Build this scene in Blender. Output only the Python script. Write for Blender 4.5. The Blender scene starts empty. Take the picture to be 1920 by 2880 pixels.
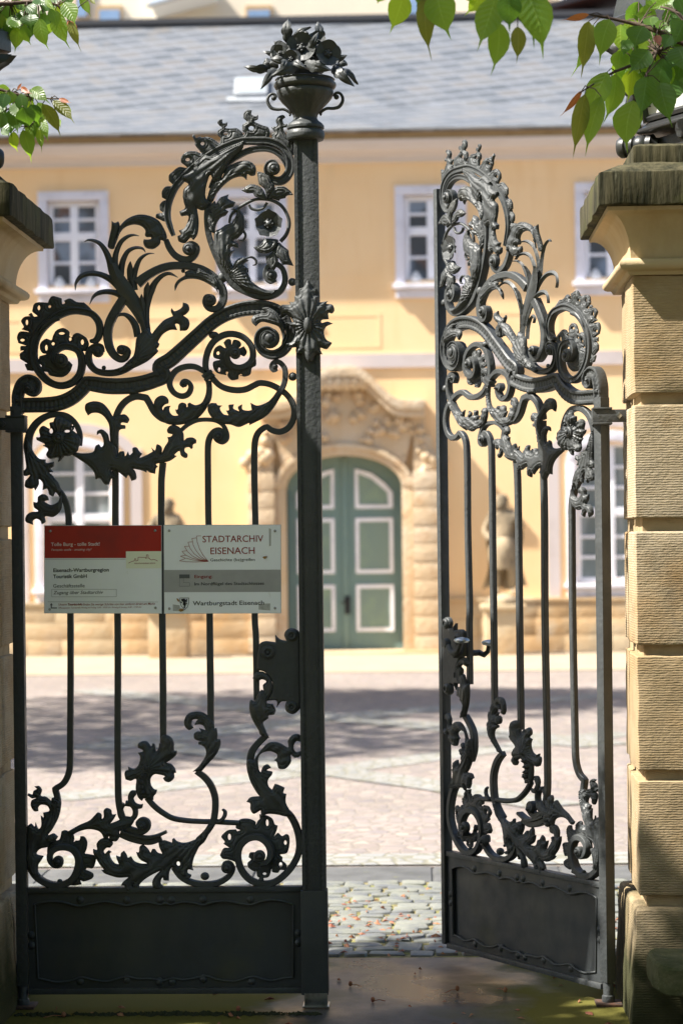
import bpy, bmesh, math, random
import numpy as np
from math import radians, sin, cos, pi, hypot, atan2, sqrt
from mathutils import Vector, Matrix
from mathutils.geometry import delaunay_2d_cdt
SC = bpy.context.scene
COL = SC.collection
# ------------------------------------------------------------------ camera, world, sun, exposure
YAW, ROLL, FLEN, SHIFT = radians(2.0), -0.0115, 79.3, 0.025
CAM = np.array([0.0, -7.9, 1.64])
R = Matrix.Rotation(YAW, 3, 'Z') @ Matrix.Rotation(pi/2, 3, 'X') @ Matrix.Rotation(ROLL, 3, 'Z')
cd = bpy.data.cameras.new('camera'); cam = bpy.data.objects.new('camera', cd); COL.objects.link(cam)
cam.matrix_world = Matrix.Translation(CAM) @ R.to_4x4()
cd.sensor_fit = 'VERTICAL'; cd.sensor_height = 36; cd.lens = FLEN; cd.shift_y = SHIFT
cd.clip_start = .1; cd.clip_end = 600
cd.dof.use_dof = True; cd.dof.focus_distance = 7.9; cd.dof.aperture_fstop = 3.2
SC.camera = cam
SUN_AZ = atan2(-1.0, -0.26); SUN_EL = radians(50)     # azimuth as atan2(x, y)
w = bpy.data.worlds.new('World'); SC.world = w; w.use_nodes = True
nt = w.node_tree; bgn = nt.nodes['Background']
sk = nt.nodes.new('ShaderNodeTexSky'); sk.sky_type = 'NISHITA'; sk.sun_disc = False
sk.sun_elevation = SUN_EL; sk.sun_rotation = SUN_AZ; sk.air_density = 1.0; sk.dust_density = 1.5
nt.links.new(sk.outputs[0], bgn.inputs[0]); bgn.inputs[1].default_value = 0.08
sd = bpy.data.lights.new('sun', 'SUN'); sd.energy = 5.0; sd.angle = radians(.55); sd.color = (1, .95, .86)
so = bpy.data.objects.new('sun', sd); COL.objects.link(so)
TS = Vector((sin(SUN_AZ)*cos(SUN_EL), cos(SUN_AZ)*cos(SUN_EL), sin(SUN_EL)))
so.rotation_euler = TS.to_track_quat('Z', 'Y').to_euler(); so.location = (-20, 0, 30)
SC.view_settings.view_transform = 'Standard'; SC.view_settings.look = 'None'
SC.view_settings.exposure = 1.58; SC.view_settings.gamma = 1
# ------------------------------------------------------------------ maths: photo measurements -> metres on a plane
RM = np.array(R)
def ray(x, y):
    return -RM[:, 2]*(FLEN/36) + RM[:, 0]*((x-960)/2880) + RM[:, 1]*(-(y-1440)/2880+SHIFT)
def P(x, y, Y=0.0):
    d = ray(x, y); return CAM + d*((Y-CAM[1])/d[1])
def G(x, y, z=0.0):
    d = ray(x, y); return CAM + d*((z-CAM[2])/d[2])
D_ = 1.2245
KM = 7.9/(2880*FLEN/36)
CROP = {'A':(400,300,3.136),'B':(650,0,3.92),'C':(0,600,3.136),'D':(450,750,3.136),'E':(0,1050,3.136),'F':(450,1050,3.136),
 'G':(0,2100,3.136),'H':(450,1750,3.136),'I':(450,2150,3.136),'J':(0,2400,1.6505),'K':(250,600,3.92),'L':(350,1050,5.2267),
 'M':(250,1950,3.92),'N':(250,2250,3.92),'O':(120,1470,4.6118),'S':(450,1470,4.48),'X':(0,0,1.0),
 'Q':(1550,0,4.238),'R':(1050,0,2.751),'U':(0,0,3.92)}
HX = -1.414          # x of the left gate's hinge axis
def src(c, x, y):
    o = CROP[c]; return o[0]+x/o[2], o[1]+y/o[2]
SCL = []          # zoom of each parsed point
def parse(s, Y=0.0):
    """'A 10,20 30,40! ...' -> [(u, z, corner)] on the gate plane, u measured from the hinge"""
    out = []; c = None; sc = 1; SCL.clear()
    for t in s.split():
        if t in CROP: c = t; sc = CROP[t][2]; continue
        k = t.endswith('!'); a, b = t.rstrip('!').split(',')
        p = P(*src(c, float(a), float(b)), Y); out.append((p[0]-HX, p[2], k)); SCL.append(sc)
    return out, sc
def catmull(pts, closed, step):
    n = len(pts); res = []; par = []
    segs = n if closed else n-1
    for i in range(segs):
        p1 = pts[i]; p2 = pts[(i+1) % n]
        p0 = pts[i-1] if (closed or i > 0) else p1
        p3 = pts[(i+2) % n] if (closed or i+2 < n) else p2
        v1 = np.array(p1[:2]); v2 = np.array(p2[:2])
        m1 = (v2-v1) if p1[2] else (v2-np.array(p0[:2]))*.5
        m2 = (v2-v1) if p2[2] else (np.array(p3[:2])-v1)*.5
        L = np.linalg.norm(v2-v1)
        for m in (m1, m2):
            l = np.linalg.norm(m)
            if l > L*1.3: m *= L*1.3/l
        k = max(1, int(math.ceil(L/step)))
        for j in range(k):
            t = j/k; t2 = t*t; t3 = t2*t
            res.append((2*t3-3*t2+1)*v1+(t3-2*t2+t)*m1+(-2*t3+3*t2)*v2+(t3-t2)*m2); par.append(i+t)
    if not closed:
        res.append(np.array(pts[-1][:2])); par.append(n-1)
    return np.array(res), np.array(par)
# ------------------------------------------------------------------ object helpers
def new_mesh(name, verts, faces, mat, parent=None, smooth=None):
    me = bpy.data.meshes.new(name); me.from_pydata([tuple(map(float, v)) for v in verts], [], [tuple(map(int, f)) for f in faces])
    me.update(); return link(name, me, mat, parent, smooth)
def link(name, me, mat, parent=None, smooth=None):
    if mat is not None:
        for m in (mat if isinstance(mat, (list, tuple)) else [mat]): me.materials.append(m)
    if smooth is not None:
        me.polygons.foreach_set('use_smooth', [True]*len(me.polygons)); me.set_sharp_from_angle(angle=radians(smooth))
    o = bpy.data.objects.new(name, me); COL.objects.link(o)
    if parent is not None: o.parent = parent
    return o
def tag(o, label=None, cat=None, group=None, kind=None):
    for k, v in (('label', label), ('category', cat), ('group', group), ('kind', kind)):
        if v: o[k] = v
    return o
def empty(name, loc=(0, 0, 0), label=None, cat=None, group=None, rz=0):
    o = bpy.data.objects.new(name, None); o.empty_display_size = .1; COL.objects.link(o); o.location = loc; o.rotation_euler.z = rz
    return tag(o, label, cat, group)
class MB:
    """collects simple solids into one mesh"""
    def __init__(s): s.v = []; s.f = []
    def add(s, v, f):
        b = len(s.v); s.v += [tuple(p) for p in v]; s.f += [tuple(i+b for i in q) for q in f]; return s
    def box(s, x0, x1, y0, y1, z0, z1):
        return s.add([(x0,y0,z0),(x1,y0,z0),(x1,y1,z0),(x0,y1,z0),(x0,y0,z1),(x1,y0,z1),(x1,y1,z1),(x0,y1,z1)],
                     [(0,3,2,1),(4,5,6,7),(0,1,5,4),(1,2,6,5),(2,3,7,6),(3,0,4,7)])
    def prism(s, poly, y0, y1):      # poly in x,z, extruded along y
        n = len(poly)
        a = sum(poly[i][0]*poly[(i+1) % n][1]-poly[(i+1) % n][0]*poly[i][1] for i in range(n))
        if a < 0: poly = poly[::-1]
        v = [(p[0], y0, p[1]) for p in poly]+[(p[0], y1, p[1]) for p in poly]
        f = [tuple(range(n)), tuple(range(2*n-1, n-1, -1))]+[(i, n+i, n+(i+1) % n, (i+1) % n) for i in range(n)]
        return s.add(v, f)
    def band(s, outer, inner, y0, y1):   # ring between two equal-length open x,z polylines
        n = len(outer)
        v = []
        for y in (y0, y1): v += [(p[0], y, p[1]) for p in outer]+[(p[0], y, p[1]) for p in inner]
        f = []
        for i in range(n-1):
            f += [(i, n+i, n+i+1, i+1), (2*n+i, 2*n+i+1, 3*n+i+1, 3*n+i), (i, i+1, 2*n+i+1, 2*n+i), (n+i, 3*n+i, 3*n+i+1, n+i+1)]
        f += [(0, 2*n, 3*n, n), (n-1, 2*n-1, 4*n-1, 3*n-1)]
        return s.add(v, f)
    def lathe(s, prof, cx=0, cy=0, n=24, axis='z', flute=None):
        v = []; f = []
        for r, h in prof:
            for k in range(n):
                a = 2*pi*k/n; rr = r*(flute(a, h) if flute else 1)
                v.append((cx+rr*cos(a), cy+rr*sin(a), h) if axis == 'z' else (cx+rr*cos(a), h, cy+rr*sin(a)))
        m = len(prof)
        for i in range(m-1):
            for k in range(n):
                q = (i*n+k, i*n+(k+1) % n, (i+1)*n+(k+1) % n, (i+1)*n+k)
                f.append(q if axis == 'z' else q[::-1])
        for i, rev in ((0, True), (m-1, False)):
            c = tuple(i*n+k for k in range(n)); f.append(c[::-1] if rev == (axis == 'z') else c)
        return s.add(v, f)
    def tube(s, pts, rad, n=8):
        pts = [np.array(p, float) for p in pts]; v = []; f = []
        up = np.array([.13, .91, .27])
        for i, p in enumerate(pts):
            t = pts[min(i+1, len(pts)-1)]-pts[max(i-1, 0)]; t = t/(np.linalg.norm(t)+1e-9)
            a = np.cross(t, up); a /= np.linalg.norm(a)+1e-9; b = np.cross(t, a)
            r = rad[i] if hasattr(rad, '__len__') else rad
            for k in range(n):
                an = 2*pi*k/n; v.append(p+r*(a*cos(an)+b*sin(an)))
        for i in range(len(pts)-1):
            for k in range(n): f.append((i*n+k, (i+1)*n+k, (i+1)*n+(k+1) % n, i*n+(k+1) % n))
        f.append(tuple(range(n))); f.append(tuple(range(len(v)-1, len(v)-1-n, -1)))
        return s.add(v, f)
    def build(s, name, mat, parent=None, smooth=None, bevel=0, seg=2):
        o = new_mesh(name, s.v, s.f, mat, parent, None)
        bm = bmesh.new(); bm.from_mesh(o.data); bmesh.ops.recalc_face_normals(bm, faces=bm.faces)
        if bevel:
            es = [e for e in bm.edges if e.is_manifold and e.calc_face_angle(0) > .6]
            bmesh.ops.bevel(bm, geom=es, offset=bevel, segments=seg, affect='EDGES', profile=.6)
        bm.to_mesh(o.data); bm.free()
        if smooth is not None:
            o.data.polygons.foreach_set('use_smooth', [True]*len(o.data.polygons)); o.data.set_sharp_from_angle(angle=radians(smooth))
        return o
# ------------------------------------------------------------------ materials
def mat(name, col, rough=.6, spec=.5, noise=None, bump=None, metallic=0, coords='Object', extra=None):
    """noise: [(scale, colour2, lo, hi, detail, stretch xyz)], bump: [(scale, strength, distance, stretch, kind)]"""
    m = bpy.data.materials.new(name); m.use_nodes = True; t = m.node_tree; N = t.nodes; Lk = t.links.new
    b = N['Principled BSDF']; b.inputs['Roughness'].default_value = rough; b.inputs['Specular IOR Level'].default_value = spec
    b.inputs['Metallic'].default_value = metallic
    tc = N.new('ShaderNodeTexCoord'); co = tc.outputs[coords]
    def vec(st):
        if not st: return co
        mp = N.new('ShaderNodeMapping'); mp.inputs['Scale'].default_value = st; Lk(co, mp.inputs[0]); return mp.outputs[0]
    c = N.new('ShaderNodeRGB'); c.outputs[0].default_value = (*col, 1); cur = c.outputs[0]
    for sc_, c2, lo, hi, det, st in (noise or []):
        n = N.new('ShaderNodeTexNoise'); n.inputs['Scale'].default_value = sc_; n.inputs['Detail'].default_value = det; n.inputs['Roughness'].default_value = .62
        Lk(vec(st), n.inputs['Vector'])
        mr = N.new('ShaderNodeMapRange'); mr.inputs[1].default_value = lo; mr.inputs[2].default_value = hi; Lk(n.outputs[0], mr.inputs[0])
        mx = N.new('ShaderNodeMix'); mx.data_type = 'RGBA'; Lk(mr.outputs[0], mx.inputs[0]); Lk(cur, mx.inputs[6]); mx.inputs[7].default_value = (*c2, 1); cur = mx.outputs[2]
    nrm = None
    for sc_, stg, dist, st, kind in (bump or []):
        if kind == 'wave':
            n = N.new('ShaderNodeTexWave'); n.bands_direction = 'Z'; n.inputs['Scale'].default_value = sc_; n.inputs['Distortion'].default_value = 3; n.inputs['Detail'].default_value = 4; n.inputs['Detail Scale'].default_value = 1.2
        elif kind == 'voro':
            n = N.new('ShaderNodeTexVoronoi'); n.inputs['Scale'].default_value = sc_
        else:
            n = N.new('ShaderNodeTexNoise'); n.inputs['Scale'].default_value = sc_; n.inputs['Detail'].default_value = 5
        Lk(vec(st), n.inputs['Vector'])
        bp = N.new('ShaderNodeBump'); bp.inputs['Strength'].default_value = stg; bp.inputs['Distance'].default_value = dist
        Lk(n.outputs[1] if (kind == 'wave') else n.outputs[0], bp.inputs['Height'])
        if nrm: Lk(nrm, bp.inputs['Normal'])
        nrm = bp.outputs[0]
    if nrm: Lk(nrm, b.inputs['Normal'])
    if extra: cur = extra(N, Lk, b, cur, co, vec) or cur
    Lk(cur, b.inputs['Base Color'])
    return m
def worn(N, Lk, b, cur, co, vec):
    # uneven gloss, dust lying on upward faces
    n = N.new('ShaderNodeTexNoise'); n.inputs['Scale'].default_value = 11; n.inputs['Detail'].default_value = 6; Lk(co, n.inputs['Vector'])
    mr = N.new('ShaderNodeMapRange'); mr.inputs[1].default_value = .35; mr.inputs[2].default_value = .7; mr.inputs[3].default_value = .46; mr.inputs[4].default_value = .72; Lk(n.outputs[0], mr.inputs[0]); Lk(mr.outputs[0], b.inputs['Roughness'])
    g = N.new('ShaderNodeNewGeometry'); sp = N.new('ShaderNodeSeparateXYZ'); Lk(g.outputs['Normal'], sp.inputs[0])
    m = N.new('ShaderNodeMath'); m.operation = 'MULTIPLY'; Lk(sp.outputs[2], m.inputs[0]); Lk(n.outputs[0], m.inputs[1])
    m2 = N.new('ShaderNodeMapRange'); m2.inputs[1].default_value = .35; m2.inputs[2].default_value = .7; m2.inputs[4].default_value = .35; Lk(m.outputs[0], m2.inputs[0])
    mx = N.new('ShaderNodeMix'); mx.data_type = 'RGBA'; Lk(m2.outputs[0], mx.inputs[0]); Lk(cur, mx.inputs[6]); mx.inputs[7].default_value = (.11,.105,.085,1)
    return mx.outputs[2]
IRON = mat('iron_paint', (.036,.040,.042), .47, .55, [(9,(.045,.049,.050),.45,.65,4,None),(3,(.048,.046,.036),.62,.8,5,None)], [(60,.45,.006,None,'n'),(260,.25,.0012,None,'n')], extra=worn)
IRONPANEL = mat('iron_sheet', (.030,.034,.036), .38, .55, [(4,(.045,.047,.042),.5,.7,5,(1,1,.3)),(2.2,(.05,.05,.028),.6,.8,5,None)], [(14,.2,.006,None,'n'),(160,.15,.001,None,'n')], extra=worn)
RUST = mat('rusty_iron', (.09,.045,.028), .75, .3, [(40,(.04,.03,.026),.4,.6,5,None)], [(90,.4,.003,None,'n')])
STEEL = mat('worn_steel', (.42,.43,.42), .3, .5, [(30,(.2,.2,.18),.5,.7,4,None)], None, 1.0)
def stone_extra(moss_hi):
    def fn(N, Lk, b, cur, co, vec):
        sp = N.new('ShaderNodeSeparateXYZ'); g = N.new('ShaderNodeNewGeometry'); Lk(g.outputs['Position'], sp.inputs[0])
        n = N.new('ShaderNodeTexNoise'); n.inputs['Scale'].default_value = 4.5; n.inputs['Detail'].default_value = 7; Lk(co, n.inputs['Vector'])
        ma = N.new('ShaderNodeMath'); ma.operation = 'MULTIPLY_ADD'; Lk(n.outputs[0], ma.inputs[0]); ma.inputs[1].default_value = -1.0; Lk(sp.outputs[2], ma.inputs[2])
        mr = N.new('ShaderNodeMapRange'); mr.inputs[1].default_value = moss_hi-.55; mr.inputs[2].default_value = moss_hi-.95; Lk(ma.outputs[0], mr.inputs[0])
        mx = N.new('ShaderNodeMix'); mx.data_type = 'RGBA'; Lk(mr.outputs[0], mx.inputs[0]); Lk(cur, mx.inputs[6]); mx.inputs[7].default_value = (.050,.050,.022,1)
        oi = N.new('ShaderNodeObjectInfo'); mo = N.new('ShaderNodeMath'); mo.operation = 'MULTIPLY'; mo.inputs[1].default_value = .55; Lk(oi.outputs['Random'], mo.inputs[0])
        mq = N.new('ShaderNodeMix'); mq.data_type = 'RGBA'; Lk(mo.outputs[0], mq.inputs[0]); Lk(cur, mq.inputs[6]); mq.inputs[7].default_value = (.30,.205,.10,1); Lk(mq.outputs[2], mx.inputs[6])
        return mx.outputs[2]
    return fn
SAND = mat('tooled_sandstone', (.39,.31,.205), .9, .2, [(2.0,(.33,.21,.10),.45,.68,6,(1,1,2.2)),(1.3,(.45,.385,.29),.48,.7,6,None),(30,(.27,.205,.125),.52,.75,5,(1,1,6)),(7,(.17,.14,.10),.52,.78,7,None),(3.3,(.24,.15,.07),.55,.72,6,(1,1,1.6))],
           [(38,.22,.004,None,'wave'),(20,.14,.006,(.6,.6,6),'n'),(70,.5,.004,(1,1,2),'n'),(6,.4,.015,None,'n')], extra=stone_extra(.56))
SANDSM = mat('smooth_sandstone', (.47,.36,.22), .9, .2, [(3,(.36,.25,.13),.5,.75,5,(1,1,.5)),(1.6,(.50,.43,.31),.5,.75,5,None),(12,(.22,.17,.10),.62,.85,6,(1,1,.4))], [(50,.45,.004,None,'n'),(9,.35,.01,None,'n')])
CAPST = mat('mossy_capstone', (.07,.062,.036), .95, .15, [(26,(.022,.022,.013),.40,.62,4,(1,1,.06)),(5,(.085,.085,.034),.5,.75,5,None),(60,(.15,.145,.10),.64,.8,4,(1,1,.15))], [(70,.7,.006,(1,1,.12),'n'),(30,.4,.005,None,'n')])
BENCHST = mat('mossy_bench_stone', (.11,.105,.055), .95, .15, [(6,(.05,.055,.022),.42,.65,6,None),(40,(.19,.17,.11),.6,.8,5,None)], [(40,.8,.008,None,'n'),(9,.4,.012,None,'n')])
JOINT = mat('weathered_joint_stone', (.40,.30,.18), .95, .15, [(8,(.22,.16,.09),.45,.7,5,None)], [(50,.4,.004,None,'n')])
STUCCO = mat('yellow_stucco', (.86,.595,.325), .92, .15, [(.8,(.88,.635,.375),.4,.7,5,None),(2.5,(.78,.51,.255),.55,.8,6,(1,1,.16)),(1.2,(.72,.52,.30),.62,.85,6,(1,1,.5))], [(30,.2,.01,None,'n')])
FRAMEW = mat('pale_window_paint', (.84,.84,.89), .55, .4, [(3,(.66,.66,.73),.5,.75,4,None)])
SURR = mat('lavender_grey_surround', (.70,.69,.76), .85, .2, [(3,(.52,.51,.56),.5,.75,4,None)])
BANDM = mat('grey_band_plaster', (.56,.50,.49), .9, .15, [(2,(.48,.42,.40),.5,.75,4,None)])
CORN = mat('cornice_paint', (.60,.55,.53), .85, .2, [(2,(.52,.46,.43),.5,.75,4,(.3,1,1))])
SOFF = mat('soffit_board', (.46,.32,.17), .8, .2, [(4,(.36,.24,.12),.5,.75,4,None)])
PORTAL = mat('portal_sandstone', (.56,.42,.27), .9, .15, [(1.4,(.60,.50,.38),.45,.7,5,None),(3.0,(.48,.27,.13),.58,.78,5,None),(7,(.38,.29,.19),.6,.8,5,None)], [(20,.6,.03,None,'n')])
PLINTH = mat('plinth_ashlar', (.53,.42,.275), .9, .15, [(.9,(.52,.33,.16),.45,.65,5,None),(1.8,(.55,.46,.34),.55,.75,5,None),(5,(.40,.30,.19),.6,.8,5,None)], [(14,.5,.02,None,'n')])
STATUE = mat('weathered_statue_stone', (.38,.30,.20), .95, .15, [(4,(.14,.115,.08),.42,.62,5,(1,1,.4)),(7,(.40,.31,.20),.6,.8,5,None)], [(20,.6,.02,None,'n')])
DOORG = mat('green_door_paint', (.17,.255,.235), .5, .4, [(2.5,(.15,.235,.225),.4,.7,4,(1,1,.3)),(14,(.25,.33,.27),.6,.8,4,(1,1,.2))])
DOORP = mat('green_panel_paint', (.195,.27,.235), .5, .4, [(3,(.24,.33,.24),.45,.7,4,None)])
GLASS = mat('window_glass', (.045,.05,.056), .06, .9, [(1.3,(.20,.25,.32),.48,.60,2,None),(1.9,(.13,.07,.05),.58,.68,2,None)])  # reflections are painted as blue and brown patches in the pane colour
GLASSC = mat('curtained_window_glass', (.16,.19,.19), .08, .9, [(5,(.30,.33,.34),.45,.65,2,(1,1,.15))])
CURT = mat('white_ornament', (.7,.7,.7), .7, .3)
BACKW = mat('cream_render', (.78,.68,.53), .9, .15, [(.6,(.72,.62,.49),.45,.7,5,None)])
BLUEW = mat('blue_painted_reflection', (.20,.30,.46), .15, .8, [(2,(.30,.40,.55),.4,.7,3,None)])  # blue reflection is put into the base colour
REDROOF = mat('red_tile_roof', (.55,.17,.10), .8, .2, [(6,(.42,.12,.08),.5,.7,4,(3,1,1))])
ZINC = mat('zinc_flashing', (.33,.35,.37), .5, .5, [(2,(.40,.42,.45),.5,.7,4,None)])
LAMPG = mat('milk_glass', (.66,.65,.63), .35, .5, [(2,(.58,.57,.55),.4,.7,3,None)])
LAMPI = mat('lantern_iron', (.020,.021,.022), .38, .5, [(12,(.035,.035,.033),.5,.7,4,None)], [(80,.3,.003,None,'n')])
BARK = mat('cherry_bark', (.085,.058,.042), .85, .25, [(12,(.045,.03,.024),.4,.65,5,(1,1,.3))], [(30,.8,.01,(1,1,.25),'n')])
SIGNW = mat('sign_white_enamel', (.84,.87,.90), .45, .4, [(5,(.80,.83,.86),.5,.75,5,(1,1,.5)),(24,(.62,.62,.58),.66,.82,6,(1,1,.4))])
SIGNGREY = mat('sign_grey_band', (.37,.37,.37), .45, .4, [(7,(.32,.32,.32),.5,.75,5,None)])
SIGNRED = mat('sign_red_field', (.38,.022,.014), .42, .4, [(6,(.25,.022,.018),.5,.75,5,None)])
SIGNCREAM = mat('sign_cream_field', (.78,.80,.64), .45, .4)
INKD = mat('ink_black', (.022,.024,.028), .6, .3)
INKG = mat('ink_grey', (.10,.105,.11), .6, .3)
INKR = mat('ink_red', (.26,.022,.014), .6, .3)
INKP = mat('ink_pale', (.72,.60,.58), .6, .3)
EDGEAL = mat('sign_edge_aluminium', (.45,.47,.48), .4, .5)
STICK = mat('sticker_residue', (.45,.45,.43), .8, .2, [(60,(.36,.36,.33),.45,.6,5,None)])
DRYLEAF = mat('dry_leaf', (.33,.20,.07), .7, .3, [(30,(.20,.11,.04),.45,.65,4,None)])
BUD = mat('fallen_bud', (.23,.075,.045), .7, .3, [(60,(.30,.16,.07),.45,.65,4,None)])
def slate_extra(N, Lk, b, cur, co, vec):
    # slates in rising courses: pale weathered edges along the course and along the slanting sides, each slate its own grey
    sp = N.new('ShaderNodeSeparateXYZ'); Lk(co, sp.inputs[0])
    nz = N.new('ShaderNodeTexNoise'); nz.inputs['Scale'].default_value = 1.1; nz.inputs['Detail'].default_value = 4; Lk(co, nz.inputs['Vector'])
    def lin(a, c, wob):
        m1 = N.new('ShaderNodeMath'); m1.operation = 'MULTIPLY'; Lk(sp.outputs[0], m1.inputs[0]); m1.inputs[1].default_value = a
        m2 = N.new('ShaderNodeMath'); m2.operation = 'MULTIPLY_ADD'; Lk(sp.outputs[1], m2.inputs[0]); m2.inputs[1].default_value = c; Lk(m1.outputs[0], m2.inputs[2])
        m3 = N.new('ShaderNodeMath'); m3.operation = 'MULTIPLY_ADD'; Lk(nz.outputs[0], m3.inputs[0]); m3.inputs[1].default_value = wob; Lk(m2.outputs[0], m3.inputs[2])
        fr = N.new('ShaderNodeMath'); fr.operation = 'FRACT'; Lk(m3.outputs[0], fr.inputs[0]); fl = N.new('ShaderNodeMath'); fl.operation = 'FLOOR'; Lk(m3.outputs[0], fl.inputs[0])
        return fr.outputs[0], fl.outputs[0]
    f1, i1 = lin(-.9, 6.2, .5); f2, i2 = lin(2.6, 3.2, .3)
    def edge(f, wd, amt):
        mr = N.new('ShaderNodeMapRange'); Lk(f, mr.inputs[0]); mr.inputs[1].default_value = wd; mr.inputs[2].default_value = 0; mr.inputs[4].default_value = amt; return mr.outputs[0]
    mx_ = N.new('ShaderNodeMath'); mx_.operation = 'MAXIMUM'; Lk(edge(f1, .36, .8), mx_.inputs[0]); Lk(edge(f2, .16, .45), mx_.inputs[1])
    cb = N.new('ShaderNodeCombineXYZ'); Lk(i1, cb.inputs[0]); Lk(i2, cb.inputs[1]); wn = N.new('ShaderNodeTexWhiteNoise'); Lk(cb.outputs[0], wn.inputs[0])
    cr = N.new('ShaderNodeValToRGB'); e = cr.color_ramp.elements; e[0].color = (.070,.078,.088,1); e[1].color = (.125,.12,.118,1); q = e.new(.5); q.color = (.098,.105,.116,1); q = e.new(.9); q.color = (.13,.13,.13,1); Lk(wn.outputs[0], cr.inputs[0])
    mx = N.new('ShaderNodeMix'); mx.data_type = 'RGBA'; Lk(mx_.outputs[0], mx.inputs[0]); Lk(cr.outputs[0], mx.inputs[6]); mx.inputs[7].default_value = (.245,.262,.30,1)
    n2 = N.new('ShaderNodeTexNoise'); n2.inputs['Scale'].default_value = 2.2; n2.inputs['Detail'].default_value = 6; Lk(co, n2.inputs['Vector']); m5 = N.new('ShaderNodeMapRange'); m5.inputs[1].default_value = .6; m5.inputs[2].default_value = .8; Lk(n2.outputs[0], m5.inputs[0])
    mz = N.new('ShaderNodeMix'); mz.data_type = 'RGBA'; Lk(m5.outputs[0], mz.inputs[0]); Lk(mx.outputs[2], mz.inputs[6]); mz.inputs[7].default_value = (.16,.145,.13,1)
    bp = N.new('ShaderNodeBump'); bp.inputs['Strength'].default_value = .5; bp.inputs['Distance'].default_value = .02; bp.invert = True; Lk(f1, bp.inputs['Height']); Lk(bp.outputs[0], b.inputs['Normal'])
    return mz.outputs[2]
SLATE = mat('slate_roof', (.2,.2,.22), .42, .5, extra=slate_extra)
def pave_extra(sz, cols, jointc):
    def fn(N, Lk, b, cur, co, vec):
        v = N.new('ShaderNodeTexVoronoi'); v.inputs['Scale'].default_value = 1/sz; v.inputs['Randomness'].default_value = .75; Lk(co, v.inputs['Vector'])
        e = N.new('ShaderNodeTexVoronoi'); e.feature = 'DISTANCE_TO_EDGE'; e.inputs['Scale'].default_value = 1/sz; e.inputs['Randomness'].default_value = .75; Lk(co, e.inputs['Vector'])
        sp = N.new('ShaderNodeSeparateColor'); Lk(v.outputs['Color'], sp.inputs[0])
        cr = N.new('ShaderNodeValToRGB'); el = cr.color_ramp.elements
        el[0].position = 0; el[0].color = (*cols[0], 1); el[1].position = 1; el[1].color = (*cols[-1], 1)
        for i, c in enumerate(cols[1:-1]): q = el.new((i+1)/(len(cols)-1)); q.color = (*c, 1)
        Lk(sp.outputs[0], cr.inputs[0])
        n = N.new('ShaderNodeTexNoise'); n.inputs['Scale'].default_value = .35; n.inputs['Detail'].default_value = 6; Lk(co, n.inputs['Vector'])
        hs = N.new('ShaderNodeHueSaturation'); mr0 = N.new('ShaderNodeMapRange'); mr0.inputs[1].default_value = .3; mr0.inputs[2].default_value = .7; mr0.inputs[3].default_value = .72; mr0.inputs[4].default_value = 1.2
        Lk(n.outputs[0], mr0.inputs[0]); Lk(mr0.outputs[0], hs.inputs['Value']); Lk(cr.outputs[0], hs.inputs['Color'])
        mr = N.new('ShaderNodeMapRange'); mr.inputs[1].default_value = .03; mr.inputs[2].default_value = .11; Lk(e.outputs[0], mr.inputs[0])
        mx = N.new('ShaderNodeMix'); mx.data_type = 'RGBA'; Lk(mr.outputs[0], mx.inputs[0]); mx.inputs[6].default_value = (*jointc, 1); Lk(hs.outputs[0], mx.inputs[7])
        bp = N.new('ShaderNodeBump'); bp.inputs['Strength'].default_value = .35; bp.inputs['Distance'].default_value = .012; Lk(mr.outputs[0], bp.inputs['Height']); Lk(bp.outputs[0], b.inputs['Normal'])
        return mx.outputs[2]
    return fn
PINK = mat('pink_setts', (.4,.3,.3), .8, .3, extra=pave_extra(.10, [(.225,.185,.17),(.28,.23,.205),(.185,.16,.16),(.31,.265,.225)], (.20,.17,.145)))
GREYS = mat('grey_setts', (.4,.4,.4), .8, .3, extra=pave_extra(.11, [(.235,.23,.22),(.28,.27,.255),(.20,.205,.205)], (.18,.17,.13)))
COBB = mat('granite_cobbles', (.175,.178,.15), .6, .4, [(7,(.12,.125,.128),.42,.6,5,None),(2.2,(.24,.24,.205),.5,.7,4,None),(30,(.17,.17,.13),.62,.78,5,None)], [(40,.5,.006,None,'n')])
JOINTS = mat('mossy_joint_earth', (.22,.19,.095), .95, .1, [(9,(.17,.18,.06),.45,.65,5,None),(30,(.10,.07,.04),.5,.7,4,None)], [(50,.6,.01,None,'n')])
GUTTER = mat('grey_gutter_stone', (.115,.115,.115), .95, .1, [(5,(.085,.085,.085),.4,.65,5,None),(18,(.14,.14,.075),.6,.75,5,None)], [(30,.4,.006,None,'n')])
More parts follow.
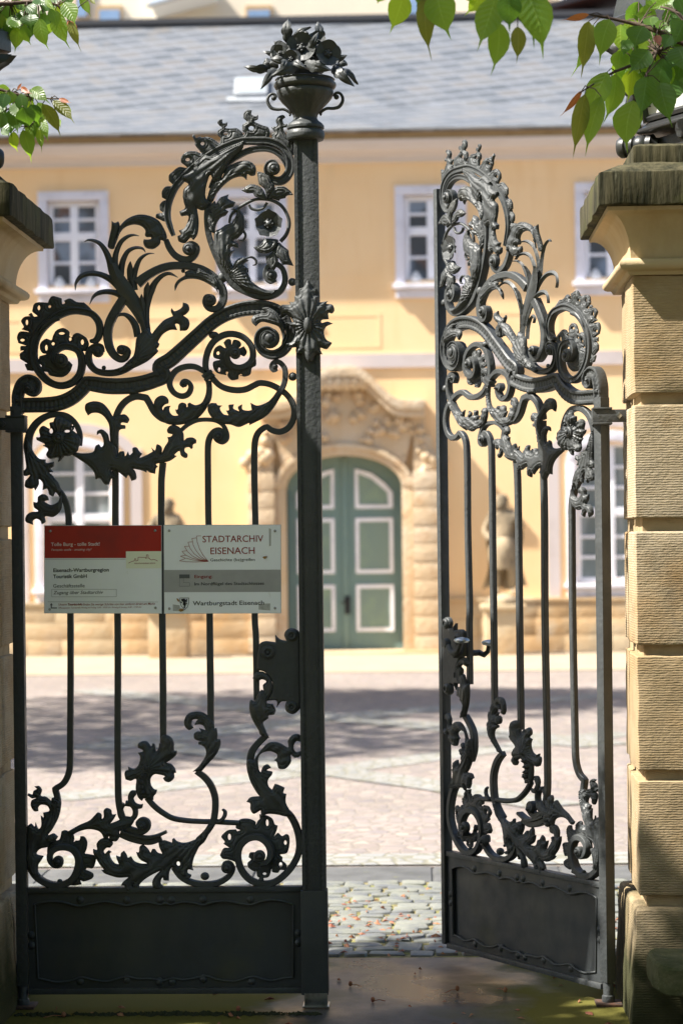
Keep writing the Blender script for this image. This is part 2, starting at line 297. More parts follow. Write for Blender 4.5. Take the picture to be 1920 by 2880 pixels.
def wet_extra(N, Lk, b, cur, co, vec):
    n = N.new('ShaderNodeTexNoise'); n.inputs['Scale'].default_value = 1.1; n.inputs['Detail'].default_value = 6; n.inputs['Roughness'].default_value = .55; Lk(co, n.inputs['Vector'])
    mr = N.new('ShaderNodeMapRange'); mr.inputs[1].default_value = .42; mr.inputs[2].default_value = .62; mr.inputs[3].default_value = .24; mr.inputs[4].default_value = .7; Lk(n.outputs[0], mr.inputs[0]); Lk(mr.outputs[0], b.inputs['Roughness'])
    # moss towards the gate feet on both sides (grows where feet and tyres do not pass)
    g = N.new('ShaderNodeNewGeometry'); sp = N.new('ShaderNodeSeparateXYZ'); Lk(g.outputs['Position'], sp.inputs[0])
    a = N.new('ShaderNodeMath'); a.operation = 'ADD'; a.inputs[1].default_value = .10; Lk(sp.outputs[0], a.inputs[0])
    ab = N.new('ShaderNodeMath'); ab.operation = 'ABSOLUTE'; Lk(a.outputs[0], ab.inputs[0])
    n2 = N.new('ShaderNodeTexNoise'); n2.inputs['Scale'].default_value = 3.2; n2.inputs['Detail'].default_value = 7; Lk(co, n2.inputs['Vector'])
    ad = N.new('ShaderNodeMath'); ad.operation = 'MULTIPLY_ADD'; Lk(n2.outputs[0], ad.inputs[0]); ad.inputs[1].default_value = .9; Lk(ab.outputs[0], ad.inputs[2])
    m2 = N.new('ShaderNodeMapRange'); m2.inputs[1].default_value = .66; m2.inputs[2].default_value = .98; Lk(ad.outputs[0], m2.inputs[0])
    mx = N.new('ShaderNodeMix'); mx.data_type = 'RGBA'; Lk(m2.outputs[0], mx.inputs[0]); Lk(cur, mx.inputs[6]); mx.inputs[7].default_value = (.115,.105,.026,1)
    sr = N.new('ShaderNodeMapRange'); sr.inputs[3].default_value = .42; sr.inputs[4].default_value = .06; Lk(m2.outputs[0], sr.inputs[0]); Lk(sr.outputs[0], b.inputs['Specular IOR Level'])
    rr = N.new('ShaderNodeMath'); rr.operation = 'MAXIMUM'; Lk(mr.outputs[0], rr.inputs[0]); Lk(m2.outputs[0], rr.inputs[1]); Lk(rr.outputs[0], b.inputs['Roughness'])
    return mx.outputs[2]
SLAB = mat('wet_threshold_slab', (.040,.043,.048), .35, .4, [(2.4,(.066,.064,.066),.42,.65,5,None),(14,(.038,.036,.032),.5,.7,6,None),(120,(.12,.11,.10),.62,.75,3,None)], [(80,.35,.004,None,'n'),(500,.3,.0015,None,'n')], extra=wet_extra)
def leaf_mat(name, col, tcol, tr=.5, vein=.22):
    m = bpy.data.materials.new(name); m.use_nodes = True; t = m.node_tree; N = t.nodes; Lk = t.links.new; b = N['Principled BSDF']
    uv = N.new('ShaderNodeUVMap'); sp = N.new('ShaderNodeSeparateXYZ'); Lk(uv.outputs[0], sp.inputs[0])
    # side veins: bands leaning forward from the midrib
    ab = N.new('ShaderNodeMath'); ab.operation = 'ABSOLUTE'; Lk(sp.outputs[0], ab.inputs[0])
    ma = N.new('ShaderNodeMath'); ma.operation = 'MULTIPLY_ADD'; Lk(ab.outputs[0], ma.inputs[0]); ma.inputs[1].default_value = -.16; Lk(sp.outputs[1], ma.inputs[2])
    mu = N.new('ShaderNodeMath'); mu.operation = 'MULTIPLY'; mu.inputs[1].default_value = 62; Lk(ma.outputs[0], mu.inputs[0])
    si = N.new('ShaderNodeMath'); si.operation = 'SINE'; Lk(mu.outputs[0], si.inputs[0])
    mr = N.new('ShaderNodeMapRange'); mr.inputs[1].default_value = .80; mr.inputs[2].default_value = 1; mr.inputs[4].default_value = vein; Lk(si.outputs[0], mr.inputs[0])
    m1 = N.new('ShaderNodeMapRange'); m1.inputs[1].default_value = .07; m1.inputs[2].default_value = .02; Lk(ab.outputs[0], m1.inputs[0])
    mxv = N.new('ShaderNodeMath'); mxv.operation = 'MAXIMUM'; Lk(mr.outputs[0], mxv.inputs[0]); Lk(m1.outputs[0], mxv.inputs[1])
    tc = N.new('ShaderNodeTexCoord'); n = N.new('ShaderNodeTexNoise'); n.inputs['Scale'].default_value = 6; Lk(tc.outputs['Object'], n.inputs['Vector'])
    hs = N.new('ShaderNodeHueSaturation'); hs.inputs['Color'].default_value = (*col, 1); mh = N.new('ShaderNodeMapRange'); mh.inputs[1].default_value = .3; mh.inputs[2].default_value = .7; mh.inputs[3].default_value = .7; mh.inputs[4].default_value = 1.25; Lk(n.outputs[0], mh.inputs[0]); Lk(mh.outputs[0], hs.inputs['Value'])
    mx = N.new('ShaderNodeMix'); mx.data_type = 'RGBA'; Lk(mxv.outputs[0], mx.inputs[0]); Lk(hs.outputs[0], mx.inputs[6]); mx.inputs[7].default_value = (min(1,col[0]*2.2+.03), min(1,col[1]*1.8+.03), col[2]*2+.02, 1)
    Lk(mx.outputs[2], b.inputs['Base Color']); b.inputs['Roughness'].default_value = .36; b.inputs['Specular IOR Level'].default_value = .5
    bp = N.new('ShaderNodeBump'); bp.inputs['Strength'].default_value = .22; bp.inputs['Distance'].default_value = .003; Lk(si.outputs[0], bp.inputs['Height']); Lk(bp.outputs[0], b.inputs['Normal'])
    tl = N.new('ShaderNodeBsdfTranslucent'); tl.inputs[0].default_value = (*tcol, 1)
    ms = N.new('ShaderNodeMixShader'); ms.inputs[0].default_value = tr; Lk(b.outputs[0], ms.inputs[1]); Lk(tl.outputs[0], ms.inputs[2]); Lk(ms.outputs[0], N['Material Output'].inputs[0])
    return m
LEAFM = [leaf_mat('cherry_leaf_green', (.08,.155,.028), (.40,.62,.045), .58), leaf_mat('cherry_leaf_dark', (.045,.10,.024), (.22,.42,.03), .48),
         leaf_mat('cherry_leaf_bright', (.13,.23,.035), (.62,.82,.04), .64), leaf_mat('cherry_leaf_bronze', (.095,.11,.024), (.36,.38,.035), .52), leaf_mat('young_red_leaf', (.30,.085,.03), (.62,.22,.05), .5)]
# ------------------------------------------------------------------ wrought-iron vocabulary (gate-local: x = u from hinge, y towards the back, z up)
PROF = {'plain': [(-.5,1),(-.5,-.7),(-.36,-1),(.36,-1),(.5,-.7),(.5,1)],
        'grooved': [(-.5,1),(-.5,-.72),(-.40,-1),(-.27,-1),(-.17,-.62),(.17,-.62),(.27,-1),(.40,-1),(.5,-.72),(.5,1)],
        'round': [(-.5,.6),(-.5,-.2),(-.40,-.68),(-.16,-1),(.16,-1),(.40,-.68),(.5,-.2),(.5,.6),(.2,1),(-.2,1)]}
def bar(name, path, widths, parent, depth=.012, prof='plain', lift=None, eye=None, y0=0.0, ribs=None, m=None):
    pts, sc = parse(path); sl = list(SCL); p, par = catmull(pts, False, .006)
    if len(widths) == len(pts): widths = [a/b for a, b in zip(widths, sl)]; sc = 1
    n = len(p); ws = np.interp(par, np.linspace(0, len(pts)-1, len(widths)), widths)/sc*KM
    t = np.gradient(p, axis=0); t /= np.linalg.norm(t, axis=1)[:, None]+1e-9
    nr = np.stack([-t[:, 1], t[:, 0]], 1); pr = PROF[prof]; k = len(pr); v = []; f = []
    for i in range(n):
        y = y0; fr = par[i]/(len(pts)-1)
        if lift and fr > lift[0]: y = y0-lift[1]*((fr-lift[0])/(1-lift[0]))
        dz = depth
        for a, b in pr:
            yy = y+b*dz
            if ribs and b < 0 and a > -.30 and (i % 3 == 0): yy += ribs
            v.append((p[i, 0]+nr[i, 0]*a*ws[i], yy, p[i, 1]+nr[i, 1]*a*ws[i]))
    for i in range(n-1):
        for j in range(k): f.append((i*k+j, i*k+(j+1) % k, (i+1)*k+(j+1) % k, (i+1)*k+j))
    f.append(tuple(range(k))[::-1]); f.append(tuple((n-1)*k+j for j in range(k)))
    o = new_mesh(name, v, f, m or IRON, parent)
    bm = bmesh.new(); bm.from_mesh(o.data); bmesh.ops.recalc_face_normals(bm, faces=bm.faces); bm.to_mesh(o.data); bm.free()
    o.data.polygons.foreach_set('use_smooth', [True]*len(o.data.polygons)); o.data.set_sharp_from_angle(angle=radians(38))
    if eye: knob(eye[0], eye[1], o, y0-(lift[1] if lift else 0), 'scroll_eye')
    return o
def knob(at, r, parent, y0=0.0, name='scroll_eye', out=.024):
    (u, z, _), = parse(at)[0]; r = r/parse(at)[1]*KM
    mb = MB(); mb.lathe([(r*.98, .006), (r, -.008), (r*.92, -.013), (r*.74, -.0145), (r*.66, -.0175), (r*.58, -.0175), (r*.42, -.016), (r*.38, -out*.9), (r*.26, -out), (r*.01, -out-.002)], 0, 0, 20, 'y')
    mb.v = [(x+u, y+y0, zz+z) for x, y, zz in mb.v]
    return mb.build(name, IRON, parent, 40)
def ball(at, r, parent, rz=None):
    (u, z, _), = parse(at)[0]; sc = parse(at)[1]; r = r/sc*KM; rz = (rz/sc*KM) if rz else r
    mb = MB(); mb.lathe([(max(1e-4, sin(pi*i/8))*r, -cos(pi*i/8)*r) for i in range(9)], 0, 0, 14)
    mb.v = [(x+u, y, zz*rz/r+z) for x, y, zz in mb.v]
    return mb.build('ball_spacer', IRON, parent, 60)
def inside(poly, q):
    x, y = q[:, 0][:, None], q[:, 1][:, None]; x1, y1 = poly[:, 0][None], poly[:, 1][None]
    x2, y2 = np.roll(poly[:, 0], -1)[None], np.roll(poly[:, 1], -1)[None]
    c = ((y1 > y) != (y2 > y)) & (x < (x2-x1)*(y-y1)/(y2-y1+1e-12)+x1)
    return c.sum(1) % 2 == 1
def bdist(poly, q):
    a = poly[None]; b = np.roll(poly, -1, 0)[None]; d = b-a; r = q[:, None]-a
    t = np.clip((r*d).sum(2)/((d*d).sum(2)+1e-12), 0, 1)
    return np.sqrt((((r-d*t[..., None])**2).sum(2)).min(1))
VEINS = [('A 905,305', 'A 930,300', 46, .0026), ('A 590,905', 'A 600,985', 22, .002), ('A 635,1180', 'A 720,1530', 40, .0026), ('A 700,640', 'A 690,720', 26, .002), ('K 505,1560', 'K 470,1640', 34, .0026), ('E 490,402', 'E 528,572', 22, .0032), ('M 607,1155', 'M 645,830', 20, .003),
         ('D 1305,124', 'D 1310,525', 20, .0034), ('N 1372', 'N 1330,260', 52, .0028), ('H 818', 'H 940,1010', 26, .0024), ('H 772', 'H 790,1290', 30, .0026), ('L 1195', 'L 1260,330', 34, .0026), ('D 432', 'D 1080,1090', 60, .0024), ('E 240', 'E 235,600', 44, .0024), ('G 456', 'G 500,480', 36, .0026),
         ('M 1148', 'M 1190,830', 34, .0026), ('K 300', 'K 330,330', 24, .002), ('G 600', 'G 610,760', 40, .0022), ('E 782', 'E 1015,600', 26, .002)]
def relief(name, outline, parent, h=.012, rad=.016, y0=-.006, base=.004, holes=(), und=.005, groove=.0034, sp=.0036, m=None, curl=None, flat=False):
    """beaten sheet-iron ornament: outline filled and domed, with a groove that follows the lobes"""
    rngs = random.Random(len(outline)*7+int(sum(map(ord, outline[:40]))))
    pts, sc = parse(outline); loops = [catmull(pts, True, .0036)[0]]
    for hs in holes:
        c, rx, ry = hs; (u, z, _), = parse(c)[0]; q = parse(c)[1]
        loops.append(np.array([(u+rx/q*KM*cos(a), z+ry/q*KM*sin(a)) for a in np.linspace(0, 2*pi, 12, endpoint=False)]))
    V = []; Eg = []
    for lp in loops:
        b = len(V); V += [Vector(p) for p in lp]; Eg += [(b+i, b+(i+1) % len(lp)) for i in range(len(lp))]
    allp = np.array([tuple(v) for v in V]); lo = allp.min(0); hi = allp.max(0)
    gx = np.arange(lo[0], hi[0], sp); gy = np.arange(lo[1], hi[1], sp*.866)
    g = np.array([(x+(sp/2 if j % 2 else 0), y) for j, y in enumerate(gy) for x in gx])
    ins = np.zeros(len(g), bool)
    for lp in loops: ins ^= inside(lp, g)
    g = g[ins]
    if len(g):
        d = np.full(len(g), 9.)
        for lp in loops: d = np.minimum(d, bdist(lp, g))
        g = g[d > sp*.55]
    vv = V+[Vector(p) for p in g]
    vo, eo, fo = delaunay_2d_cdt(vv, Eg, [], 0, 1e-6)[:3]
    vo = np.array([tuple(v) for v in vo]); fo = np.array([f for f in fo if len(f) == 3])
    ce = vo[fo].mean(1); k = np.zeros(len(fo), bool)
    for lp in loops: k ^= inside(lp, ce)
    fo = fo[k]
    d = np.full(len(vo), 9.)
    for lp in loops: d = np.minimum(d, bdist(lp, vo))
    x = np.clip(d/rad, 0, 1); dome = h*np.sqrt(np.maximum(0, 1-(1-x)**2)) if not flat else h*np.minimum(1, d/.004)
    if groove: dome -= groove*(np.exp(-((d-.0062)/.0020)**2)*(d > .002)+.9*np.exp(-((d-.0145)/.0026)**2))
    for pre, bs, k, am in VEINS:
        if outline.startswith(pre):
            (cu, cz, _), = parse(bs)[0]; dome += .6*am*np.cos(k*np.arctan2(vo[:, 1]-cz, vo[:, 0]-cu))*np.clip(d/.006, 0, 1)*np.clip(np.hypot(vo[:, 1]-cz, vo[:, 0]-cu)*k/6.28/.0055-1, 0, 1)
    a1, a2 = rngs.uniform(0, 6), rngs.uniform(0, 6)
    un = und*(np.sin(vo[:, 0]*38+a1)*np.cos(vo[:, 1]*33+a2)) if und else np.zeros(len(vo))
    if curl:
        (cu, cz, _), = parse(curl[0])[0]; un -= curl[1]*np.clip(np.hypot(vo[:, 0]-cu, vo[:, 1]-cz)/curl[2], 0, 1.3)**2
    n = len(vo)
    # shift so it always sits in front of the bars
    yf = y0-base-dome+un; yb = y0+base*.6+un
    verts = [(p[0], yf[i], p[1]) for i, p in enumerate(vo)]+[(p[0], yb[i], p[1]) for i, p in enumerate(vo)]
    faces = []; ec = {}
    for a, b, c in fo:
        a, b, c = int(a), int(b), int(c)
        ar = (vo[b][0]-vo[a][0])*(vo[c][1]-vo[a][1])-(vo[c][0]-vo[a][0])*(vo[b][1]-vo[a][1])
        if ar < 0: b, c = c, b
        faces.append((a, b, c)); faces.append((n+a, n+c, n+b))
        for e in ((a, b), (b, c), (c, a)): ec[e] = ec.get(e, 0)+1
    for (a, b) in list(ec):
        if (b, a) not in ec: faces.append((a, n+a, n+b, b))
    return new_mesh(name, verts, faces, m or IRON, parent, 50)
def frond(name, path, widths, parent, h=.007, y0=-.004):
    """pointed grass-like blade with a raised midrib"""
    pts, sc = parse(path); p, par = catmull(pts, False, .006); n = len(p)
    ws = np.interp(par, np.linspace(0, len(pts)-1, len(widths)), widths)/sc*KM
    t = np.gradient(p, axis=0); t /= np.linalg.norm(t, axis=1)[:, None]+1e-9; nr = np.stack([-t[:, 1], t[:, 0]], 1)
    v = []; f = []; sec = [(-.5, 0), (-.25, -.45), (0, -1.25), (.25, -.5), (.5, 0), (0, .7)]; k = 6
    for i in range(n):
        tip = 1-par[i]/(len(pts)-1)
        for a, b in sec: v.append((p[i, 0]+nr[i, 0]*a*ws[i], y0+b*h-.022*tip**2, p[i, 1]+nr[i, 1]*a*ws[i]))
    for i in range(n-1):
        for j in range(k): f.append((i*k+j, i*k+(j+1) % k, (i+1)*k+(j+1) % k, (i+1)*k+j))
    f.append(tuple(range(k))[::-1]); f.append(tuple((n-1)*k+j for j in range(k)))
    o = new_mesh(name, v, f, IRON, parent); bm = bmesh.new(); bm.from_mesh(o.data); bmesh.ops.recalc_face_normals(bm, faces=bm.faces); bm.to_mesh(o.data); bm.free()
    o.data.polygons.foreach_set('use_smooth', [True]*len(o.data.polygons)); o.data.set_sharp_from_angle(angle=radians(50)); return o
gate = empty('iron_gate', (HX, 0, 0), 'black wrought iron gate leaf, closed, carrying two signs and a tall flower vase post', 'gate', 'leaves of the wrought iron gate')
g = gate
# --- framework shared by both leaves
SX = .020
mb = MB().box(-SX, SX, -.020, .020, .075, 2.115); mb.lathe([(.019, .085), (.017, .03), (.022, .028), (.022, .004)], 0, 0, 14)
mb.build('hinge_stile', IRON, g, 35, .003)
ur = .992
mb = MB().box(SX+.001, ur, -.016, .020, .402, .421); mb.box(SX+.001, ur, -.017, .021, .046, .066); mb.build('cross_rail', IRON, g, 35, .003)
panel = MB().box(SX+.001, ur, .001, .006, .067, .401).build('kick_panel', IRONPANEL, g)
def wavy():
    # raised border sheet with a wavy inner edge
    def jl(s): return [(q[0], q[1]) for q in parse(s)[0]]
    top = catmull(parse('J 165,236 200,226 250,221 300,226 340,237 375,243 410,236 440,230 490,222 540,230 590,240 640,229 690,225 745,236 770,229 795,236 850,224 900,228 945,238 985,226 1050,220 1110,230 1165,237 1210,222 1265,214 1320,222 1362,236')[0], False, .008)[0]
    bot = catmull(parse('J 1362,574 1320,576 1265,588 1215,580 1175,570 1120,585 1080,592 1010,583 965,568 930,572 880,582 850,584 800,578 760,588 720,582 690,580 640,580 590,570 550,580 500,592 440,586 380,574 330,590 270,596 225,588 180,578')[0], False, .008)[0]
    inner = np.vstack([top, bot]); zt, zb, uL, uR = .401, .067, SX+.002, ur
    c = inner.mean(0); out = []
    for p in inner:
        d = p-c; k = min([(uR-c[0])/d[0] if d[0] > 1e-6 else 9e9, (uL-c[0])/d[0] if d[0] < -1e-6 else 9e9, (zt-c[1])/d[1] if d[1] > 1e-6 else 9e9, (zb-c[1])/d[1] if d[1] < -1e-6 else 9e9]); out.append(c+d*k)
    inner = np.vstack([inner, inner[:1]]); out = np.array(out+[out[0]])
    n = len(inner); v = [(p[0], -.008, p[1]) for p in out]+[(p[0], -.010, p[1]) for p in inner]+[(p[0], .0005, p[1]) for p in inner]
    bd = MB(); bd.tube([(p[0], -.0105, p[1]) for p in inner], .0042, 7); bd.build('border_bead', IRONPANEL, panel, 60)
    f = [(i, i+1, n+i+1, n+i) for i in range(n-1)]+[(n+i, n+i+1, 2*n+i+1, 2*n+i) for i in range(n-1)]
    o = new_mesh('panel_border', v, f, IRONPANEL, panel); bm = bmesh.new(); bm.from_mesh(o.data); bmesh.ops.recalc_face_normals(bm, faces=bm.faces)
    bm.faces.ensure_lookup_table()
    if sum(fc.normal.y for fc in bm.faces[:n-1]) > 0: bmesh.ops.reverse_faces(bm, faces=bm.faces)
    bm.to_mesh(o.data); bm.free()
wavy()
for s in 'J 375,215 J 590,215 J 745,213 J 797,214 J 945,212 J 1163,213 J 375,592 J 590,585 J 742,596 J 802,594 J 945,582 J 1168,592 J 152,378 J 152,426 J 1383,368 J 1383,414'.replace(' J', '|J').split('|'):
    (u, z, _), = parse(s)[0]; mb = MB(); mb.lathe([(.001, -.016), (.008, -.0145), (.0135, -.010), (.0155, -.006), (.0155, -.001)], 0, 0, 14, 'y'); mb.v = [(x+u, y, zz+z) for x, y, zz in mb.v]; mb.build('boss', IRONPANEL, panel, 50)
# --- the great curved beam
bar('curved_beam', 'D 1125,560 1120,500 1085,440 1020,390 920,366 800,364 680,385 560,430 450,500 340,598 220,708 100,815 0,885 E 1440,20 1350,62 1250,92 1150,108 1060,114 950,112 860,100 770,86! 715,150 640,212 540,258 420,276 300,280 150,282', [70,85,105,120,130,130,125,120,118,118,120,125,128,132,135,138,140,140,140,140,135,120,118,125,130,132,130,130], g, .019, 'grooved', ribs=.0028)
bar('beam_volute', 'D 1120,470 1150,560 1140,660 1080,745 990,778 905,745 865,665 885,585 955,555 1010,590', [60,85,90,85,80,75,70,60,50,40], g, .021, 'grooved', (.35, .014), ('D 968,635', 92))
bar('stile_volute', 'E 160,355 160,270 162,190 195,95 255,55 315,80 330,140 295,175 250,160 240,125 268,105', [100,100,100,98,90,85,75,65,55,45,35], g, .020, 'grooved', (.5, .010), ('E 262,132', 40), ribs=.002)
for s in ('E 1175,165', ): ball(s, 52, g, 28)
ball('D 475,605', 46, g, 34); ball('D 1166,135', 36, g); ball('D 1170,970', 38, g); ball('D 550,95', 44, g, 50); ball('C 918,1362', 20, g); ball('K 1040,636', 22, g)
ball('I 397,985', 40, g, 36); ball('G 530,1186', 24, g, 20); ball('I 893,1016', 24, g, 24)
# --- crest arch
bar('scroll_bar', 'A 276,1135 244,1050 224,970 228,880 250,800 290,715 350,640 430,560 530,475 640,402 750,347 870,308 1000,303 1120,308 1220,348 1285,420 1305,510 1290,590 1238,648 1175,655 1118,615 1100,550 1125,505 1170,500 1198,540', [36,50,56,58,60,60,60,58,58,60,60,62,64,66,68,70,74,78,76,70,62,54,48,42,34], g, .013, 'grooved', (.72, .018), ('A 1163,553', 58))
bar('scroll_bar', 'A 600,720 650,620 760,495 860,425 960,382 1070,368 1160,388 1230,442 1268,515 1276,560', [30,42,50,52,52,52,50,46,40,24], g, .011, 'grooved')
relief('acanthus_leaf', 'A 905,305! 800,350 700,405 620,445 560,432! 512,468! 490,490 450,500! 462,540 420,590 352,620! 360,655 412,690 370,735 362,800! 372,850 382,900 333,932! 350,970 410,968 402,1030 372,1080 326,1098! 345,1130 315,1145! 325,1190 380,1206 430,1160 455,1185! 492,1130 502,1020 487,902! 530,918 578,900 602,850 570,820 560,770 575,680 604,608 630,665! 690,660 712,605 740,570 770,500 830,430 890,372', g, .013, .02, -.012)
relief('crest', 'A 215,1010 120,980! 128,945 180,935 155,910! 155,865 182,832 212,822 175,800! 175,748 210,705 275,698 235,652! 238,605 270,572 325,532 395,538 342,490! 348,440 400,397 470,393 520,410 500,380! 467,340 465,310 440,265! 455,240 475,275 508,262! 530,272 570,266 620,280 662,312 690,320 690,272! 665,250 668,210 702,183 680,165! 663,140 678,115 706,110! 712,145 752,135! 748,165 730,182 765,190 830,188 872,218 892,250 905,232 882,212! 885,160 922,132 893,100 897,55 930,28 967,32! 962,68 1000,85 1022,72! 1020,110 990,132 1062,165 1110,180 1127,230 1118,272! 1145,275 1142,240 1165,225 1138,182! 1188,165 1176,125 1195,88 1240,72 1264,92! 1238,115 1250,152 1280,150! 1272,180 1245,186 1255,225 1290,262 1338,255 1338,420 1280,400 1200,330 1100,300 950,300 800,340 640,420 500,520 350,660 270,770 228,900', g, .007, .012, .002, .003, [('A 402,468', 20, 15), ('A 532,325', 17, 16), ('A 738,236', 22, 16), ('A 962,190', 24, 20)], .003)
relief('acanthus_leaf', 'A 700,640 725,595 760,535 850,490 940,486 1000,530 1000,600 962,614 930,600 924,652! 880,622 800,642 720,702 660,772 622,845 585,800 600,730 640,665', g, .012, .018, -.010)
bar('scroll_bar', 'A 212,1175 240,1245 292,1312 360,1346 420,1345 470,1302 482,1242 440,1212 395,1225', [44,54,58,58,58,56,54,46,36], g, .012, 'plain', (.45, .012), ('A 415,1260', 56))
# --- oval C bar with its fronds, vine, flower
bar('scroll_bar', 'A 660,680 605,790 578,900 572,1000 585,1120 625,1250 680,1375 742,1490 D 650,165 745,218 860,262 960,266 1050,226 1097,150 1100,75 1070,5 1010,-22 945,15 930,85 970,135 1025,118', [40,46,50,50,50,52,54,54,54,52,50,50,50,50,48,46,44,42,40,38,30], g, .015, 'plain', (.70, .014), ('D 985,82', 52))
relief('acanthus_leaf', 'A 590,905 640,838 655,862! 690,810 766,777! 760,815 826,850! 802,890 740,910 766,930! 740,965 690,990 655,1050 640,1115 600,1100 575,1000', g, .012, .018, -.012)
relief('acanthus_leaf', 'A 635,1180 640,1110 690,1080! 740,1045 790,1030! 832,960 822,922 785,910! 842,905 892,948 907,1020 900,1100 852,1160 808,1188 850,1212! 850,1250 792,1240 785,1270 822,1276! 790,1310 782,1350 802,1408! 840,1352 900,1332 940,1360! 900,1390 905,1410 940,1430! 945,1500 972,1542 D 760,30 780,60 805,125 850,165 900,195 960,212 1040,205! 980,255 880,255 780,220 690,165 620,95 A 690,1390 640,1280', g, .014, .022, -.012)
for pth, wd in (('A 770,1030 788,960 850,900 930,850 1000,822 1080,820 1150,832 1222,872 1272,940 1297,1020 1288,1090 1262,1145 1220,1192', [20,26,28,28,26,26,28,30,30,30,32,34,34]), ('A 945,870 962,900 1012,914 1070,898 1102,850', [22,24,24,24,24]),
                ('A 895,1100 914,1140 890,1184 852,1180', [26,22,20,8]), ('A 918,1342 968,1330 1006,1360 1002,1394 976,1402', [8,20,22,18,6])):
    bar('tendril', pth, wd, g, .006, 'round', y0=-.010)
LF = ['A 1100,830 1082,740 1032,690! 1022,640 1014,578! 1070,590 1122,620 1145,672! 1170,700 1162,740 1112,800', 'A 1095,822 1060,818 1002,802 980,770! 930,770 878,745! 920,710 970,690 1040,712 1082,762', 'A 1110,822 1120,770 1160,730 1190,710! 1250,712 1300,742 1334,785! 1280,790 1262,812! 1220,820 1210,836! 1150,816',
      'A 1204,1188 1150,1170 1090,1172 1052,1215! 984,1246! 1012,1276 1050,1296 1100,1300 1162,1272', 'A 1205,1202 1242,1232 1292,1272! 1302,1330 1337,1410! 1280,1400 1240,1402! 1210,1352 1178,1320 1176,1260', 'A 1192,1240 1142,1290 1090,1320! 1096,1380 1115,1412 1140,1466! 1172,1440 1202,1382 1196,1312']
for s in LF: relief('vine_leaf', s, g, .009, .016, -.016, .003, und=.006)
def flower(at, r, parent, n=5, y0=-.018, rot=.3, name='vine_flower', cup=.35, m=None):
    (u, z, _), = parse(at)[0]; r = r/parse(at)[1]*KM; v = []; f = []
    for k in range(n):
        a0 = rot+2*pi*k/n; b = len(v); nu, nv = 7, 8
        for i in range(nv+1):
            s = i/nv
            for j in range(nu):
                q = (j/(nu-1)-.5)*2; wv = r*.66*sin(pi*min(1, .12+.80*s))**.75*q if s < .999 else r*.16*q
                rr = r*(.12+.88*s)*(1-.12*q*q*s)
                yy = y0-r*cup*s*s+.0*q-r*.16*(1-q*q)*sin(pi*s)*.6-(.002 if k % 2 else 0)
                v.append((u+rr*cos(a0)-wv*sin(a0), yy, z+rr*sin(a0)+wv*cos(a0)))
        for i in range(nv):
            for j in range(nu-1): f.append((b+i*nu+j, b+(i+1)*nu+j, b+(i+1)*nu+j+1, b+i*nu+j+1))
    o = new_mesh(name, v, f, m or IRON, parent, 60)
    mod = MB(); mod.lathe([(.001, -r*.34), (r*.14, -r*.32), (r*.20, -r*.22), (r*.32, -r*.16), (r*.34, 0)], 0, 0, 16, 'y'); mod.v = [(x+u, y+y0, zz+z) for x, y, zz in mod.v]
    for k in range(7):
        c = MB(); c.lathe([(max(.0004, sin(pi*i/4))*r*.07, -cos(pi*i/4)*r*.07) for i in range(5)], 0, 0, 6); mod.add([(x+u+r*.28*cos(2*pi*k/7), y+y0-r*.2, zz+z+r*.28*sin(2*pi*k/7)) for x, y, zz in c.v], c.f)
    mod.build('flower_centre', IRON, o, 60); return o
flower('A 1120,1042', 128, g)
# --- left curl of the arch and the rush plant
relief('acanthus_leaf', 'K 300,352 312,280 340,150! 420,70 540,22 660,28 770,80 832,170 866,260 850,322! 800,300 790,342 740,386 690,398 630,380 604,330 610,288! 640,292 690,288! 690,266 640,264 622,240 630,200 602,160 550,134 480,130 400,160 350,220 328,280', g, .012, .018, -.008)
relief('acanthus_leaf', 'K 260,88! 290,110 332,94! 346,130 330,200 302,300 280,390 214,372 235,250 255,170', g, .008, .014, -.006)
for pth, wd in (('K -36,327 0,303 60,306 130,340 190,420 232,520 268,650 340,800', [4,24,36,48,62,76,90,100]), ('K 567,260 500,248 430,266 360,322 312,420 292,520 300,620 350,740', [4,26,42,52,60,70,80,80]),
    ('K 636,442 600,396 520,385 440,420 390,500 362,600 355,720', [4,28,38,50,62,74,70]), ('K 732,452 650,456 570,512 520,620 492,730 500,850', [4,26,46,62,84,90]), ('K 470,536 462,600 468,700 490,810', [4,62,84,60]),
    ('C 676,686 680,622 720,562 800,534 900,545 1000,600 1080,682 1150,770', [4,26,42,46,50,60,72,84]), ('C 803,810 830,745 880,706 960,694 1050,715 1130,780 1200,870 1250,960', [4,26,42,48,56,70,66,56]),
    ('C 1000,450 1040,560 1110,680 1190,800 1250,900 1280,980 1292,1050', [40,110,140,130,110,90,80]), ('K 992,716 900,672 820,690 742,760 692,850 656,950 640,1080 650,1290', [4,38,50,64,84,84,66,50]),
    ('K 665,764 648,840 646,950 642,1060', [4,74,84,60]), ('K 592,898 590,970 612,1090 636,1230', [4,62,72,66]), ('C 1030,966 1040,912 1100,894 1160,932 1200,1000 1215,1090', [4,22,34,54,66,60]),
    ('C 1160,430 1150,500 1155,590', [4,56,60])):
    frond('rush_blade', pth, wd, g)
bar('scroll_bar', 'C 1095,750 1030,850 972,960 952,1060 962,1160 1000,1240 1060,1284 1112,1268 1132,1212 1095,1185 1055,1200', [80,80,78,76,74,70,64,56,48,40,30], g, .015, 'plain', (.6, .014), ('C 1080,1207', 44))
bar('scroll_bar', 'K 535,775 640,690 760,622 880,584 1010,576 1130,586 1250,622 1352,684 1430,762 1478,850 1480,960 1432,1040 1370,1058 1310,1040 1282,980 1302,922 1352,918', [110,90,84,82,82,84,88,92,92,90,86,76,66,60,54,48,36], g, .014, 'plain', (.62, .014), ('K 1345,962', 66))
